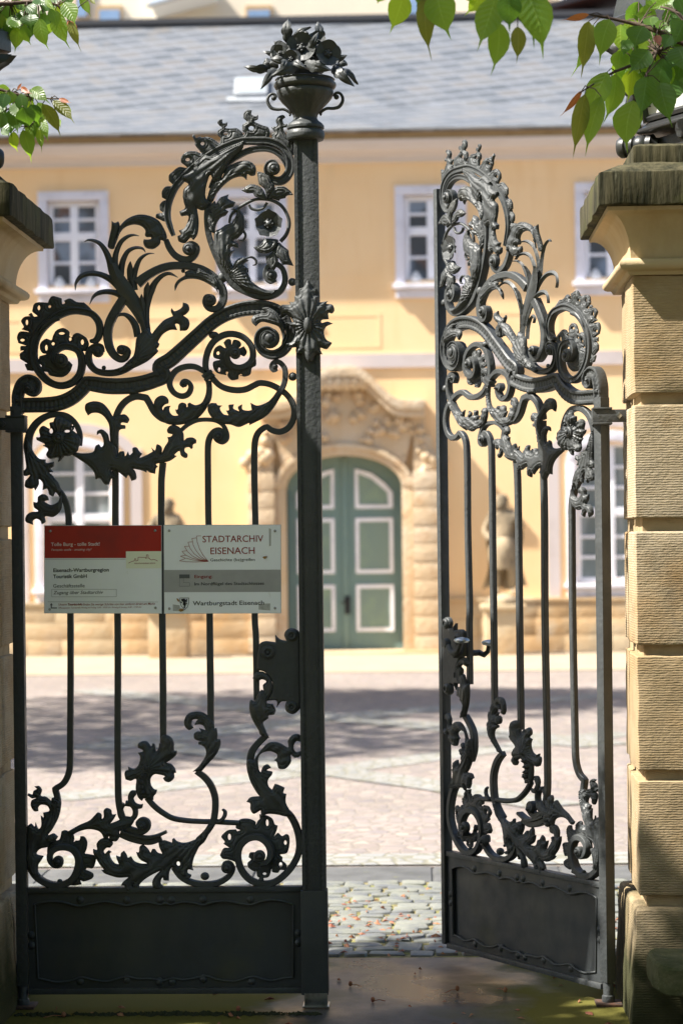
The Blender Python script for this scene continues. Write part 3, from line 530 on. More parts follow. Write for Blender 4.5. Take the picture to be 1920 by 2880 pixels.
relief('acanthus_leaf', 'K 955,862! 952,800 990,740 1062,690 1060,655! 1110,632 1190,640 1210,605! 1270,630 1300,640! 1350,660 1420,740 1425,880! 1390,830 1300,770 1220,735 1140,725 1060,738 1000,780', g, .010, .018, -.010)
bar('scroll_bar', 'C 795,1128 850,1118 882,1050 872,960 815,890 735,866 640,860 540,890 445,950 362,1035 312,1130 300,1250 322,1350 382,1440 460,1500 550,1520 640,1492 700,1430 724,1350 720,1272 690,1212 630,1182 560,1180 500,1222 490,1290 530,1335 585,1325', [24,54,60,62,62,62,62,64,66,66,68,68,68,66,64,62,62,64,66,66,62,60,58,54,48,40,34], g, .013, 'grooved', (.75, .020), ('C 550,1302', 62))
bar('tendril', 'C 350,1060 400,990 465,945 528,925', [10,40,52,40], g, .010, 'round', y0=-.006)
relief('crest', 'C 242,1386! 220,1330 242,1325 180,1285! 178,1240 212,1210 182,1212! 185,1172 232,1168 165,1145! 152,1090 180,1042 258,1046 190,1022! 212,1000 188,950 220,912 275,906! 252,898 280,878 302,910 335,906! 288,868 288,848 302,800 342,783 425,788! 438,756 470,730 547,750! 552,798 575,792 568,770! 620,750 680,780 742,785! 792,830 835,890 740,868 600,858 470,920 370,1010 302,1120 290,1260 312,1380', g, .006, .011, .003, .003, [('C 345,832', 12, 22), ('C 441,822', 13, 13), ('C 240,962', 12, 24), ('C 200,1118', 20, 12)], .003)
relief('crest', 'C 725,1250 700,1215! 755,1215! 786,1160 772,1110 742,1080 690,1054 650,1066 634,1092 612,1080! 610,1040 560,1010 500,1030 470,1078 455,1118 410,1105 362,1140 353,1190 375,1232 410,1240 350,1258! 338,1310 370,1345 353,1362 372,1392 420,1400 442,1430 530,1446 582,1430 622,1390 642,1335! 600,1300 540,1335 490,1290 500,1215 560,1178 640,1182 690,1212', g, .006, .011, .004, .003, [('C 620,1108', 12, 16), ('C 470,1150', 14, 14), ('C 410,1185', 12, 26), ('C 545,1058', 26, 11), ('C 728,1135', 14, 24)], .003)
bar('scroll_bar', 'C 905,1225 890,1175 835,1178 790,1220 784,1290 805,1345 855,1390 935,1408 1030,1402 1120,1366 1200,1300 1280,1205 1370,1090', [34,50,56,58,60,58,56,56,58,62,70,80,60], g, .013, 'grooved', None, ('C 868,1222', 50))
relief('acanthus_leaf', 'K 505,1560 526,1400 545,1350 572,1330 602,1295 662,1264! 702,1332! 760,1260 840,1180 932,1136! 908,1082 920,1048! 950,1082 1010,1060 1040,1030! 1044,988! 1100,1010 1114,1070 1072,1120 1045,1130! 1100,1170 1114,1230 1082,1290 1008,1298! 1000,1232 958,1225 980,1290! 900,1292 820,1342 770,1420 786,1440! 772,1480 755,1492 772,1522! 730,1568 C 1300,1312 1200,1362 1120,1390 1050,1396 1130,1310', g, .014, .024, -.012)
relief('acanthus_leaf', 'D 848,532! 812,490 826,440 900,417 945,412 898,370! 965,368 1042,420 1092,520 1108,620 1072,702! 1082,620 1052,540 985,510 900,492', g, .010, .018, -.022)
# --- grille scrolls under the beam
bar('scroll_bar', 'D 432,965 402,880 418,760 472,662 560,604 650,594 740,626 805,700 820,790 790,852 720,890 650,880 604,830 604,765 650,725 700,750', [50,52,54,54,54,54,54,54,54,54,52,50,46,42,36,28], g, .013, 'plain', (.6, .022), ('D 668,772', 50))
relief('crest', 'D 848,815! 846,870 810,895 796,950 740,970 700,950 690,992! 630,1000 594,960 602,930 580,928 587,957! 510,940 474,900 470,840 532,820! 474,800 470,750 490,712 530,692 562,712 580,715 560,670! 590,640 626,645 632,688 650,645 700,655 716,690 695,720 740,700! 766,750 742,790 700,770 650,730 605,765 604,830 650,880 720,890 790,850', g, .006, .011, .004, .003, [('D 512,762', 14, 16), ('D 522,908', 12, 20), ('D 714,955', 9, 9)], .003)
bar('scroll_bar', 'D 440,965 385,922 312,884 230,882 150,912 102,970 86,1040 122,1110 190,1142 250,1122 276,1062 250,1016 212,1008 190,1040 214,1064', [46,48,50,50,50,50,50,50,50,48,44,38,32,26,20], g, .013, 'plain', (.6, .016), ('D 222,1042', 24))
cl = MB(); (u, z, _), = parse('D 428,962')[0]; cl.box(-.020, .020, -.019, .016, -.013, -.003).box(-.020, .020, -.019, .016, .003, .013).box(-.018, .018, -.016, .014, -.003, .003)
cl.v = [(u+x*cos(.55)-zz*sin(.55), y, z+x*sin(.55)+zz*cos(.55)) for x, y, zz in cl.v]; cl.build('clamp', IRON, g, 35, .002)
relief('acanthus_leaf', 'L 1195,110! 1208,220 1192,330 1142,430 1062,468 1000,452 968,430! 934,450 935,490 918,500! 908,450 850,430 800,460 785,530 750,530! 770,590 795,618 720,620 672,570 665,510 686,480! 640,480 592,500 572,540 560,510 592,465 652,440! 650,390 610,340 540,328 470,370 440,440 450,560 520,655 620,742 760,762 880,748 1000,712 1092,650 1172,570 1232,480 1282,370 1292,230 1282,105!', g, .013, .02, -.004)
bar('scroll_bar', 'E 1018,430 1030,370 1070,290 1130,232 1205,204 1290,215! 1318,262 1365,345 1430,400 1500,425', [50,54,56,56,58,60,56,56,56,40], g, .013, 'plain')
bar('scroll_bar', 'D 460,980 520,1042 590,1076 680,1090 760,1080 830,1046 880,1026 960,1036 1040,1072 1112,1124 1162,1192 1184,1270 1174,1350 1132,1420 1062,1456 990,1444 945,1412! F 915,482 868,522 840,590 832,700 832,900 836,1100 842,1400 H 836,-40 846,120 848,300 852,690', [50,52,54,54,54,52,52,52,54,54,54,54,54,54,54,52,48,50,54,56,56,56,54,54,54,54,54,50], g, .010, 'plain')
bar('scroll_bar', 'D 1036,905 1000,918 980,885 1005,845 1050,842 1096,890 1106,960 1092,1040 1052,1112 990,1192 900,1260', [22,32,36,40,44,46,48,48,48,48,30], g, .012, 'plain', None, ('D 1016,882', 26), y0=-.004)
relief('acanthus_leaf', 'D 432,1292 425,1240 450,1206 500,1205! 512,1222 552,1226! 530,1250 560,1300 606,1312! 584,1270! 610,1265 608,1222 655,1215! 650,1252 702,1278! 690,1240 728,1215! 730,1260 780,1272 812,1265! 800,1202! 862,1226 940,1200 1000,1152 1042,1090 1088,1110! 1000,1252 920,1332 790,1400! 786,1382 700,1416 626,1395! 560,1386 480,1352', g, .012, .019, -.010)
bar('scroll_bar', 'F 190,500 250,450 330,415 420,408 500,420 560,462 592,532 590,582 550,612 500,592 482,552 510,525', [34,36,36,36,38,38,38,36,34,32,28,22], g, .011, 'plain', (.5, .008), ('F 516,556', 44))
bar('vertical_bar', 'H 452,1050 446,700 440,300 438,0 F 430,1400 426,1200 424,900 424,640 442,562 482,512 530,502 566,540 556,592 520,602', [54,54,54,54,54,54,54,54,54,52,50,44,38,30], g, .010, 'plain', (.8, .006))
relief('acanthus_leaf', 'E 490,560! 540,560 562,620 622,672 700,702 780,705 832,690 850,642 880,625! 900,652 920,630 916,580 890,532 860,546! 866,510 910,497 960,540 976,600 1012,618 1032,660 1040,722 1062,690! 1100,690 1110,732 1136,690! 1150,722 1176,700! 1176,660 1210,654 1236,690 1262,710! 1240,745 1300,720 1352,690! 1340,655! 1372,680 1390,628 1430,650 1432,700 L 545,1185 560,1168 602,1080 650,1000 640,940! 692,930 716,900! 650,885! 634,840 670,780 742,760 822,800 872,880 880,990! 930,950 1010,945 1062,980 1062,1030! 1016,1050 1010,1100 985,1116! 960,1090 900,1100 895,1150 936,1190 930,1240 890,1246 840,1210 814,1145 745,1200 782,1216! 700,1276 620,1306 500,1326 470,1340 500,1375! 470,1400 460,1480! 380,1460 340,1430 335,1460! 260,1430 140,1405! E 1202,872 1208,930 1165,950! 1140,900 1120,926! 1040,866 990,858 1026,920! 990,930 970,980! 930,980 890,930 850,936! 834,870 780,810 690,750 600,692 540,632', g, .013, .02, -.012)
relief('acanthus_flower', 'E 490,402! 522,378 590,400 642,422! 640,460 645,500 692,540 722,590 706,650 690,690 622,730 576,735 542,775 520,782! 520,745 450,756 414,720 430,670 384,640! 402,625 335,590 330,564! 362,560 353,500 390,464 450,490 448,440 480,430', g, .018, .03, -.012, holes=[('E 460,510', 16, 22), ('E 600,512', 24, 12), ('E 648,482', 12, 20)], und=.008)
knob('E 528,572', 52, g, -.022, 'flower_centre')
bar('vertical_bar', 'E 706,640 708,540 672,450 602,382 520,362 420,376 332,432 272,520 250,620 258,720 300,820 380,910 470,980 540,1060 588,1150 606,1250 608,1340 X 194,1480 X 199,1760 G 622,0 620,150 605,245 560,325 488,372! 505,430 515,500 508,590', [36,44,48,50,52,54,60,66,74,70,60,56,54,54,54,54,54,17,17,54,54,54,54,54,54,54,40], g, .010, 'plain')
relief('acanthus_leaf', 'E 240,560! 225,700 240,830 216,862! 225,906 272,900 232,950! 228,1000 280,1020 308,1010! 320,1036! 350,980 350,935 386,970 385,1030! 425,1020 442,1070! 475,1086 492,1050! 540,1060 532,985 472,902 442,876 480,872! 456,840 485,820 488,780! 415,790 410,760! 350,750 302,690 272,620', g, .012, .02, -.010)
relief('acanthus_leaf', 'E 550,1042! 522,1130 462,1160 412,1140 402,1128 440,1120! 430,1085 390,1065 345,1090 338,1136 304,1134! 310,1182 345,1216 280,1225 240,1262 240,1310 302,1337! 300,1302 330,1284 364,1300 376,1332! 410,1310 406,1262 480,1266 542,1212 556,1140', g, .012, .018, -.014)
relief('acanthus_leaf', 'E 782,374! 757,320 770,270 840,248 910,264 965,320 1010,387 1060,370 1110,364 1146,405 1130,442! 1080,436 1075,455 1110,460 1112,490! 1062,502 1052,560 1045,640 990,640 976,560 970,460 932,392 880,355 820,352', g, .012, .018, -.012)
bar('vertical_bar', 'E 1018,440 1019,700 1020,1000 1020,1340 X 331.6,1760 G 1040,0 1042,250 1046,450 1062,560 1092,630', [56,56,56,56,18,56,56,56,56,40], g, .010, 'plain')
bar('vertical_bar', 'L 570,1310 556,1440 545,1600 E 1424,1340 M 820,0 820,250 824,560', [96,96,94,56,72,72,70], g, .010, 'plain')
# --- bottom ornaments
relief('acanthus_leaf', 'G 456,476! 470,446 532,460 545,512 522,620 472,720 432,776 480,760 520,790! 490,832 440,850 430,880 360,900 330,942 392,962! 370,1000 345,1040 345,1100 362,1132 300,1142 260,1070 243,950 243,700! 280,675 310,702 320,664! 345,722 370,690 365,604! 390,622 385,580! 432,570! 440,555 420,520 370,510 345,532 345,566! 310,566 280,520 285,472 325,450 290,455! 250,430! 255,410 290,420 300,390 332,370! 308,350! 350,345 376,380 366,430 412,440', g, .013, .02, -.006)
bar('scroll_bar', 'G 258,980 270,1060 312,1132 372,1182 450,1216 540,1220 622,1186 672,1120 697,1030 686,960 642,905 570,884 500,896 450,942 450,1002 492,1044 540,1040 552,1000', [44,56,60,60,60,60,62,64,64,62,60,58,56,52,48,44,38,30], g, .014, 'plain', (.6, .016), ('G 524,1002', 48))
relief('crest', 'G 545,746! 580,738 642,770 656,812 650,842 665,830! 700,825 710,790! 746,795 772,840 766,900 750,942 762,945! 832,960 848,990 822,1072 770,1070 758,1086! 822,1120 816,1162 742,1190 710,1180 722,1216! 660,1226 605,1222! 660,1150 695,1050 690,965 642,905 570,882 500,892 445,945 416,972! 420,890 450,830 522,820', g, .006, .011, .004, .003, [], .004)
relief('acanthus_leaf', 'G 600,746! 700,690 790,650 842,600 870,576 902,595 905,632 922,610 920,560 946,537 986,555 996,592 1032,590! 1012,632 982,672! 1050,645 1110,610 1190,640 1130,730 1062,742 1062,790 1030,832 980,820 966,778! 958,802 920,802! 900,760 860,735 780,726 700,746 640,776', g, .011, .018, -.010)
bar('scroll_bar', 'G 1090,500 1060,560 1075,625 1130,650 1185,620 1195,560 1165,510 1110,500', [50,50,50,48,48,50,52,50], g, .013, 'round')
relief('acanthus_leaf', 'G 1160,520 1138,485 1133,430 1160,385 1202,383! 1206,420 1185,452 1202,490 1240,506 1266,500! 1256,540 1212,546 1190,540', g, .009, .014, -.008)
bar('scroll_bar', 'G 1080,690 1150,728 1240,752 1298,722 1305,665 1260,640 1220,665 1230,700', [50,52,54,54,50,44,36,28], g, .014, 'plain', (.4, .014), ('G 1255,690', 40))
bar('scroll_bar', 'G 1060,770 1150,806 1250,832 1340,836 1425,806', [50,58,58,54,48], g, .011, 'plain')
bar('scroll_bar', 'G 1070,742 1180,775 1290,798 1380,786 1472,748', [24,28,30,30,28], g, .014, 'plain', y0=-.006)
relief('acanthus_leaf', 'N 1372,270! 1290,442 1222,512 1190,572 1160,640 1145,722 1157,772! 1100,762 1094,800 1136,820! 1120,852 1050,850 985,820 974,832! 960,790 922,742 890,800 886,887! 830,880 820,850 800,880 800,920 826,946! 815,980 760,992 715,960 704,900 730,840 790,775! 700,820 620,872 570,922 550,972! 500,960 492,930 490,980 440,1016 404,990 400,945 358,940! 380,900 440,850! 330,852 240,826 180,802 143,765! 170,760 120,700 85,640 55,580 53,535! 95,545 90,480 130,430 190,414 250,430 270,480 240,522 200,526 168,562 180,592! 220,554 257,572! 235,590 250,642 290,692 337,706! 310,640 305,608! 350,620 360,580 395,554! 425,600 436,632 470,614! 510,672 580,696 652,696! 580,660 545,620 528,570! 556,570 565,510 600,484! 650,530 682,580! 700,540! 730,540 760,576 815,592! 780,520 770,462! 830,440 880,452 922,466! 925,425 945,417! 980,450 1060,466 1150,442 1230,392 1312,275!', g, .014, .024, -.006, holes=[('N 990,698', 20, 26)])
bar('scroll_bar', 'M 1185,858! 1275,925 1342,1010 1386,1120 1396,1230 1382,1370 1352,1450 1290,1540 1200,1620', [60,70,72,72,72,72,72,70,60], g, .012, 'plain')
relief('acanthus_leaf', 'M 1148,860! 1222,790 1292,680 1286,600 1242,565 1214,560! 1214,530 1266,520! 1200,516 1164,490 1164,440 1200,417 1242,420! 1218,378! 1294,408! 1250,346 1168,346! 1190,300 1205,284 1150,290 1138,340 1160,376! 1110,402 1064,360 1058,290 1100,220 1180,197 1260,208 1332,260 1380,322 1390,386! 1410,380 1422,440 1420,502! 1452,508 1452,580 1402,680 1312,782 1252,852!', g, .012, .02, -.008)
bar('vertical_bar', 'F 430,1330 H 440,0 M 1344,0 1344,200 1350,380', [54,54,72,72,66], g, .009, 'plain')
bar('scroll_bar', 'M 640,1150 720,1242 820,1320 930,1378 1080,1404 1250,1414 I 480,505 600,512 700,516', [64,64,62,60,58,56,46,46,44], g, .011, 'round')
relief('tendril', 'I 498,505 545,462 560,420 545,398! 562,387 592,410 592,450 566,490 520,518', g, .008, .012, -.008)
relief('acanthus_flower', 'M 607,1155! 588,1180 545,1130 524,1040 528,942 470,960 412,945! 398,890 410,850 442,840! 438,808! 500,826 550,790 572,720 566,680 546,650! 602,635 600,622 548,595! 550,550 600,522 650,530 692,580 706,548 732,560 746,632 772,600 780,545! 800,540 800,480 850,450 912,475 947,540 946,622 977,625! 970,672 922,720 858,762! 912,775 952,822 967,872! 945,880 946,930 900,972 850,966 823,930! 842,908 780,890 730,888 690,932 690,1000 720,1050 757,1060! 746,1102 720,1132 716,1172! 680,1165', g, .016, .028, -.012, und=.007)
for i, s in enumerate(('M 650,815', 'M 612,900', 'M 588,965', 'M 590,1025', 'M 605,1080')):
    b_ = knob(s, 32-2*i, g, -.026, 'flower_bead')
bar('scroll_bar', 'I 120,905 180,982 260,1032 360,1056 450,1056 540,1032 612,980 640,920 615,872 572,872 560,915', [44,52,52,54,54,52,50,50,46,40,30], g, .013, 'plain', (.6, .016), ('I 592,905', 48))
bar('scroll_bar', 'H 935,1000! 862,1072 812,1142 797,1230 806,1320 850,1420', [56,60,64,66,66,50], g, .011, 'plain')
bar('scroll_bar', 'I 1030,360 1130,430 1190,522 1226,640 1226,760 1182,870 1102,970 1002,1040 890,1052 790,1012 720,930 688,820 708,722 780,652 872,640 946,690 976,770 950,850 890,868', [40,56,62,64,62,60,58,56,56,58,58,58,58,58,58,58,56,50,40], g, .014, 'plain', (.65, .022), ('I 882,800', 54))
relief('acanthus_leaf', 'H 818,492! 850,440 910,434 970,480 997,560 982,640 945,705 1000,720! 1022,770 1010,812! 960,820 960,842 914,880 920,912 967,1016! 890,992 870,950 820,862 793,780 795,690 810,680! 840,690 870,622 902,592 916,600 910,552 940,520 902,502 860,520', g, .012, .019, -.014)
relief('acanthus_leaf', 'H 772,1302 778,1210 830,1212! 880,1140 960,1060 1050,1058 1130,1100 1130,1040 1170,990 1220,984 1248,1010! 1245,1052! 1200,1050 1180,1100 1202,1140 1248,1130! 1240,1175 1190,1190 1155,1165 1157,1230 1110,1287 1050,1287 1030,1230 1008,1215! 1032,1190 1030,1160 970,1135 900,1152 870,1202 875,1290 890,1322! 910,1270 950,1250 982,1280! 945,1302 992,1315 990,1342! 955,1390 960,1440 990,1472! 1015,1420! 1050,1430 1102,1455! 1090,1500 1117,1510! I 1110,306 1118,350 1172,442! 1110,455 1040,440 950,434 895,462! 890,400! 830,430 800,390 798,340 764,325! 800,286 880,276! 850,240 800,150 774,60', g, .013, .021, -.012)
relief('crest', 'I 528,800! 560,740 612,735! 560,700! 570,680 540,640 560,610 602,580 672,574! 680,590 710,580! 668,560 680,510 720,480 790,480 842,505 845,532 860,500 880,480! 876,440! 940,450 990,480 1012,530 1037,540! 1030,580 1008,632! 1040,605 1075,632 1110,615 1137,630 1142,700 1120,780 1060,795 1080,820 1080,850 1112,880 1110,930 1060,932 1040,957 990,950 985,920! 960,990 910,1002 860,990 850,940! 825,942 780,910 772,870 802,840 780,820! 792,780 835,775! 870,860 945,845 978,770 945,690 872,640 780,654 710,720 688,800 690,880! 640,850 580,836 550,830', g, .006, .011, .004, .003, [('I 612,640', 14, 28), ('I 945,515', 12, 30), ('I 1105,690', 12, 20), ('I 1064,884', 14, 22), ('I 922,965', 16, 12)], .003)
# --- lock case of the gate
lock = relief('lock_case', 'H 872,232! 880,190 930,165 1022,176! 1018,108! 1062,150 1116,161! 1098,110 1115,70 1160,50 1215,70 1237,110! 1243,700! 1236,760 1180,806 1120,786 1104,740 1116,695! 1070,700 1032,750! 1028,690 950,690! 990,602 990,520 930,440 858,420! 858,320', g, .006, .01, -.010, .008, flat=True, und=0, groove=0)
for s, r in (('H 955,262', 62), ('H 1164,112', 52), ('H 1164,742', 50)): knob(s, r, lock, -.016, 'case_scroll', .012)
# ------------------------------------------------------------------ the opened leaf: copies of every shared part, mirrored on the other hinge
def kids(o): return [c for c in bpy.data.objects if c.parent == o]
HR = (0.636, 0.0, 0.004); DIR = atan2(.839, -.545)
gate2 = gate.copy(); COL.objects.link(gate2); gate2.location = HR; gate2.scale = (-1, 1, 1); gate2.rotation_euler.z = DIR-pi
gate2['label'] = 'black wrought iron gate leaf swung open beside the right pillar, sunlit, with a lever handle'
for ch in kids(gate):
    c = ch.copy(); COL.objects.link(c); c.parent = gate2
    for gc in kids(ch):
        d = gc.copy(); COL.objects.link(d); d.parent = c
ul = .992
MB().box(ul, ul+.024, -.022, .018, .060, 2.98).build('free_stile', IRON, gate2, 35, .003)
hl = MB()
def rosette_tube(pts, rad): hl.tube(pts, rad, 10)
rosette_tube([(0.870, -.03, 1.188), (0.870, -.055, 1.188)], [.017, .015])
rosette_tube([(0.900, -.062, 1.229), (0.887, -.062, 1.219), (0.873, -.062, 1.198), (0.845, -.062, 1.191), (0.820, -.062, 1.203), (0.808, -.060, 1.225), (0.800, -.06, 1.237)], [.010, .011, .013, .012, .010, .009, .008])
rosette_tube([(0.870, .02, 1.188), (0.870, .07, 1.188), (0.845, .075, 1.181), (0.820, .075, 1.195), (0.812, .075, 1.223)], [.014, .012, .011, .009, .008])
hn = hl.build('lever_handle', IRON, gate2, 60)
for (a, b, c_) in ((0.900, -.062, 1.229), ):
    m_ = MB(); m_.lathe([(.001, -.014), (.016, -.012), (.019, 0), (.016, .012), (.001, .014)], 0, 0, 14, 'y'); m_.v = [(x+a, y+b, z+c_) for x, y, z in m_.v]; m_.build('handle_scroll', IRON, hn, 50)
for (a, b, c_) in ((0.798, -.060, 1.241), (0.809, .075, 1.227)):
    m_ = MB(); m_.lathe([(.004, -.012), (.024, -.007), (.031, 0), (.029, .006), (.019, .012), (.001, .014)], a, b, 16); m_.v = [(x, y, z+c_) for x, y, z in m_.v]; m_.build('handle_knob', STEEL, hn, 50)
m_ = MB().box(.900, .906, -.0275, -.018, 1.095, 1.115); m_.build('keyhole', INKD, gate2)
# ------------------------------------------------------------------ parts only the closed leaf has: meeting post, shield, flower vase
def gx(x, y): p = P(x, y, -.03); return p[0]-HX, p[2]
p0 = gx(826, 700); p1 = gx(892, 700); xl, xr = p0[0]-.002, p1[0]+.0
xl, xr = .988, 1.0715; zt = gx(860, 375)[1]
mb = MB().box(xl, xr, -.034, .024, .395, zt)
po = mb.build('meeting_post', IRON, g, 35, .003)
mb = MB(); n = 150
for i in range(n):          # hammered edges: little notches along both raised borders
    z0 = .43+(zt-.5)*i/n
    for a, b in ((xl+.013, xl+.016), (xr-.016, xr-.013)): mb.box(a, b+.0015, -.0375, -.0335, z0, z0+.0075)
mb.box(xl+.001, xl+.0125, -.0385, -.033, .41, zt-.004).box(xr-.0125, xr-.001, -.0385, -.033, .41, zt-.004)
mb.build('hammered_border', IRON, po, 30)
sh = MB().box(xl-.006, xr+.004, -.041, .028, .045, .409); sh.build('post_sheath', IRONPANEL, g, 35, .003)
MB().box(xl+.004, xr+.001, -.046, .03, .004, .052).box(xl-.002, xr+.007, -.056, .03, .003, .009).build('drop_bolt_foot', STEEL, g, 35, .0015)
relief('shield_ornament', 'D 1305,124! 1336,170 1350,202 1382,205! 1377,260 1412,270! 1405,322 1482,314! 1470,336 1522,345 1541,390 1520,422 1488,418 1492,472! 1430,480 1430,506 1480,494 1528,512! 1470,540 1450,590 1470,650 1522,682! 1500,712 1470,737 1415,725 1437,782! 1380,780 1350,840 1312,857! 1280,810 1260,780 1208,782! 1202,740 1215,720 1150,722 1113,690! 1170,670 1200,600 1170,540 1103,510! 1130,494 1180,498 1140,440 1080,432 1064,400 1075,350 1150,345 1143,323! 1190,320 1194,270 1230,264 1234,208 1272,190', g, .020, .03, -.040, .004, und=.006)
(u, z, _), = parse('D 1310,525')[0]; mb = MB(); mb.lathe([(.001, -.074), (.009, -.072), (.014, -.066), (.0155, -.058), (.0155, -.04)], 0, 0, 20, 'y'); mb.v = [(x*1.0+u, y, zz*2.0+z) for x, y, zz in mb.v]; mb.build('shield_boss', IRON, g, 50)
# vase
vx, vz0 = (xl+xr)/2-.001, gx(860, 375)[1]
kB = KM/3.92
def VB(y): return vz0+(1470-y)*kB-.002
prof = [(150,1540),(196,1525),(208,1505),(212,1465),(203,1432),(186,1416),(186,1408),(206,1400),(206,1372),(186,1345),(146,1315),(130,1285),(138,1250),(165,1205),(205,1160),(255,1110),(294,1060),(312,1015),(312,985),(300,972),(330,955),(344,930),(342,905),(322,888),(318,872),(330,862),(318,850),(280,846),(200,852),(20,860)]
mb = MB(); fl = lambda a, h: 1+(.028*abs(sin(a*7+h*2))-.014)*(VB(1240) < h < VB(985))
pr = []
for i in range(len(prof)-1):
    for j in range(3):
        t = j/3; pr.append((prof[i][0]*(1-t)+prof[i+1][0]*t, prof[i][1]*(1-t)+prof[i+1][1]*t))
pr.append(prof[-1])
mb.lathe([(r*kB, VB(y)) for r, y in pr], vx, -.005, 56, 'z', fl)
vase = mb.build('flower_vase', IRON, g, 40)
for s in (-1, 1):
    mb = MB(); q = [(345,1060),(352,1030),(375,1020),(395,1038),(390,1066),(362,1085)]
    q = [(318,1050),(330,1018),(365,1008),(398,1030),(415,1075),(405,1120),(370,1165),(310,1180),(240,1180),(190,1205),(165,1235),(180,1250)]
    P3 = []
    c, _ = catmull([(a, b, False) for a, b in q], False, 12)
    mb.tube([(vx+s*a*kB, -.005, VB(b)) for a, b in c], [kB*(20-6*abs(2*i/len(c)-1)) for i in range(len(c))], 8)
    mb.lathe([(max(.001, sin(pi*i/6))*30*kB, -cos(pi*i/6)*22*kB-.005) for i in range(7)], vx+s*345*kB, VB(1055), 12, 'y')
    mb.build('vase_handle', IRON, vase, 60)
def oak_leaf(base, tip, wd, parent, curl=.02, roll=0.0, name='vase_leaf', m=None):
    """cast leaf with lobed margin in 3-D between two points"""
    b = np.array(base); t = np.array(tip); L = np.linalg.norm(t-b); a = (t-b)/L
    ref = np.array([0, -1, 0.]) if abs(a[1]) < .9 else np.array([0, 0, 1.])
    nrm = ref-a*ref.dot(a); nrm /= np.linalg.norm(nrm); sd = np.cross(a, nrm)
    sd, nrm = sd*cos(roll)+nrm*sin(roll), nrm*cos(roll)-sd*sin(roll)
    nu, nv = 9, 26; v = []; f = []
    for i in range(nv+1):
        s = i/nv; env = sin(pi*min(1, s*.93+.07))**.7*(1-.25*s); lob = .72+.28*abs(sin(s*pi*3.2))**.7
        if s > .985: env *= .3
        for j in range(nu):
            q = (j/(nu-1)-.5)*2; ww = wd*.5*env*(1-(1-lob)*abs(q))*q
            hgt = -.006*abs(q)+.004*cos(s*pi*3.2)*abs(q)-.0035*(abs(q) < .1)
            p = b+a*(L*(s-.04*abs(q)*(1-lob)))+sd*ww+nrm*(hgt+curl*(sin(s*pi*.9))-curl*.4*s*s*2)
            v.append(p)
    m0 = len(v); v += [p-nrm*.003 for p in v]
    for i in range(nv):
        for j in range(nu-1):
            q = (i*nu+j, i*nu+j+1, (i+1)*nu+j+1, (i+1)*nu+j); f.append(q); f.append(tuple(m0+k for k in q[::-1]))
    o = new_mesh(name, v, f, m or IRON, parent, 60); return o
def vp(x, y, dy=0.0): return (vx+(x-822)*kB, -.005+dy, VB(y))
for b, t, wd, cu, ro in (((500,760,-.05),(168,765,-.07),120,.02,.5),((520,770,-.06),(390,985,-.13),130,.03,.1),((780,740,-.09),(525,890,-.15),150,.025,.3),((830,740,-.09),(1095,850,-.15),150,.025,-.3),((1130,760,-.05),(1335,980,-.11),140,.03,-.2),((1150,740,-.03),(1420,910,-.04),110,.02,.5),
    ((640,460,-.02),(640,196,-.03),150,.02,.2),((985,500,-.02),(985,236,-.03),150,.02,-.25),((700,430,-.01),(870,290,-.04),90,.02,.4),((700,440,0),(750,295,.02),80,.02,-.3),((520,560,-.02),(405,590,-.04),90,.02,.7),((600,520,0),(500,460,-.02),110,.02,.3),((1150,600,-.01),(1135,460,-.02),100,.02,.2),((1170,640,.0),(1245,640,-.03),110,.02,-.5),((900,420,.03),(860,330,.05),90,.02,.1),((640,700,-.10),(600,840,-.15),120,.02,.2),((960,720,-.09),(1010,830,-.14),110,.02,-.2),((690,520,-.01),(660,330,.01),120,.02,.5),((930,520,-.01),(920,340,.0),120,.02,-.4),((820,440,.0),(820,280,.02),120,.02,0),((480,660,.02),(330,640,.04),110,.02,-.3),((1180,700,.02),(1300,640,.05),100,.02,.3),((700,720,-.08),(820,800,-.15),110,.02,0),((520,720,.0),(440,610,.02),90,.02,.2),((1130,700,.02),(1240,720,.03),90,.02,.2)):
    oak_leaf(vp(*b), vp(*t), wd*kB, vase, cu, ro)
rgv = random.Random(9)
for i in range(15):
    a = radians(4+172*i/14); r0, r1 = rgv.uniform(90, 150), rgv.uniform(250, 345); dy = rgv.uniform(-.075, .05)
    oak_leaf(vp(822+r0*1.05*cos(a), 720-r0*1.0*sin(a), dy), vp(822+r1*1.08*cos(a+rgv.uniform(-.15, .15)), 720-r1*1.05*sin(a), dy-rgv.uniform(.0, .04)), rgv.uniform(95, 135)*kB, vase, .02, rgv.uniform(-.7, .7))
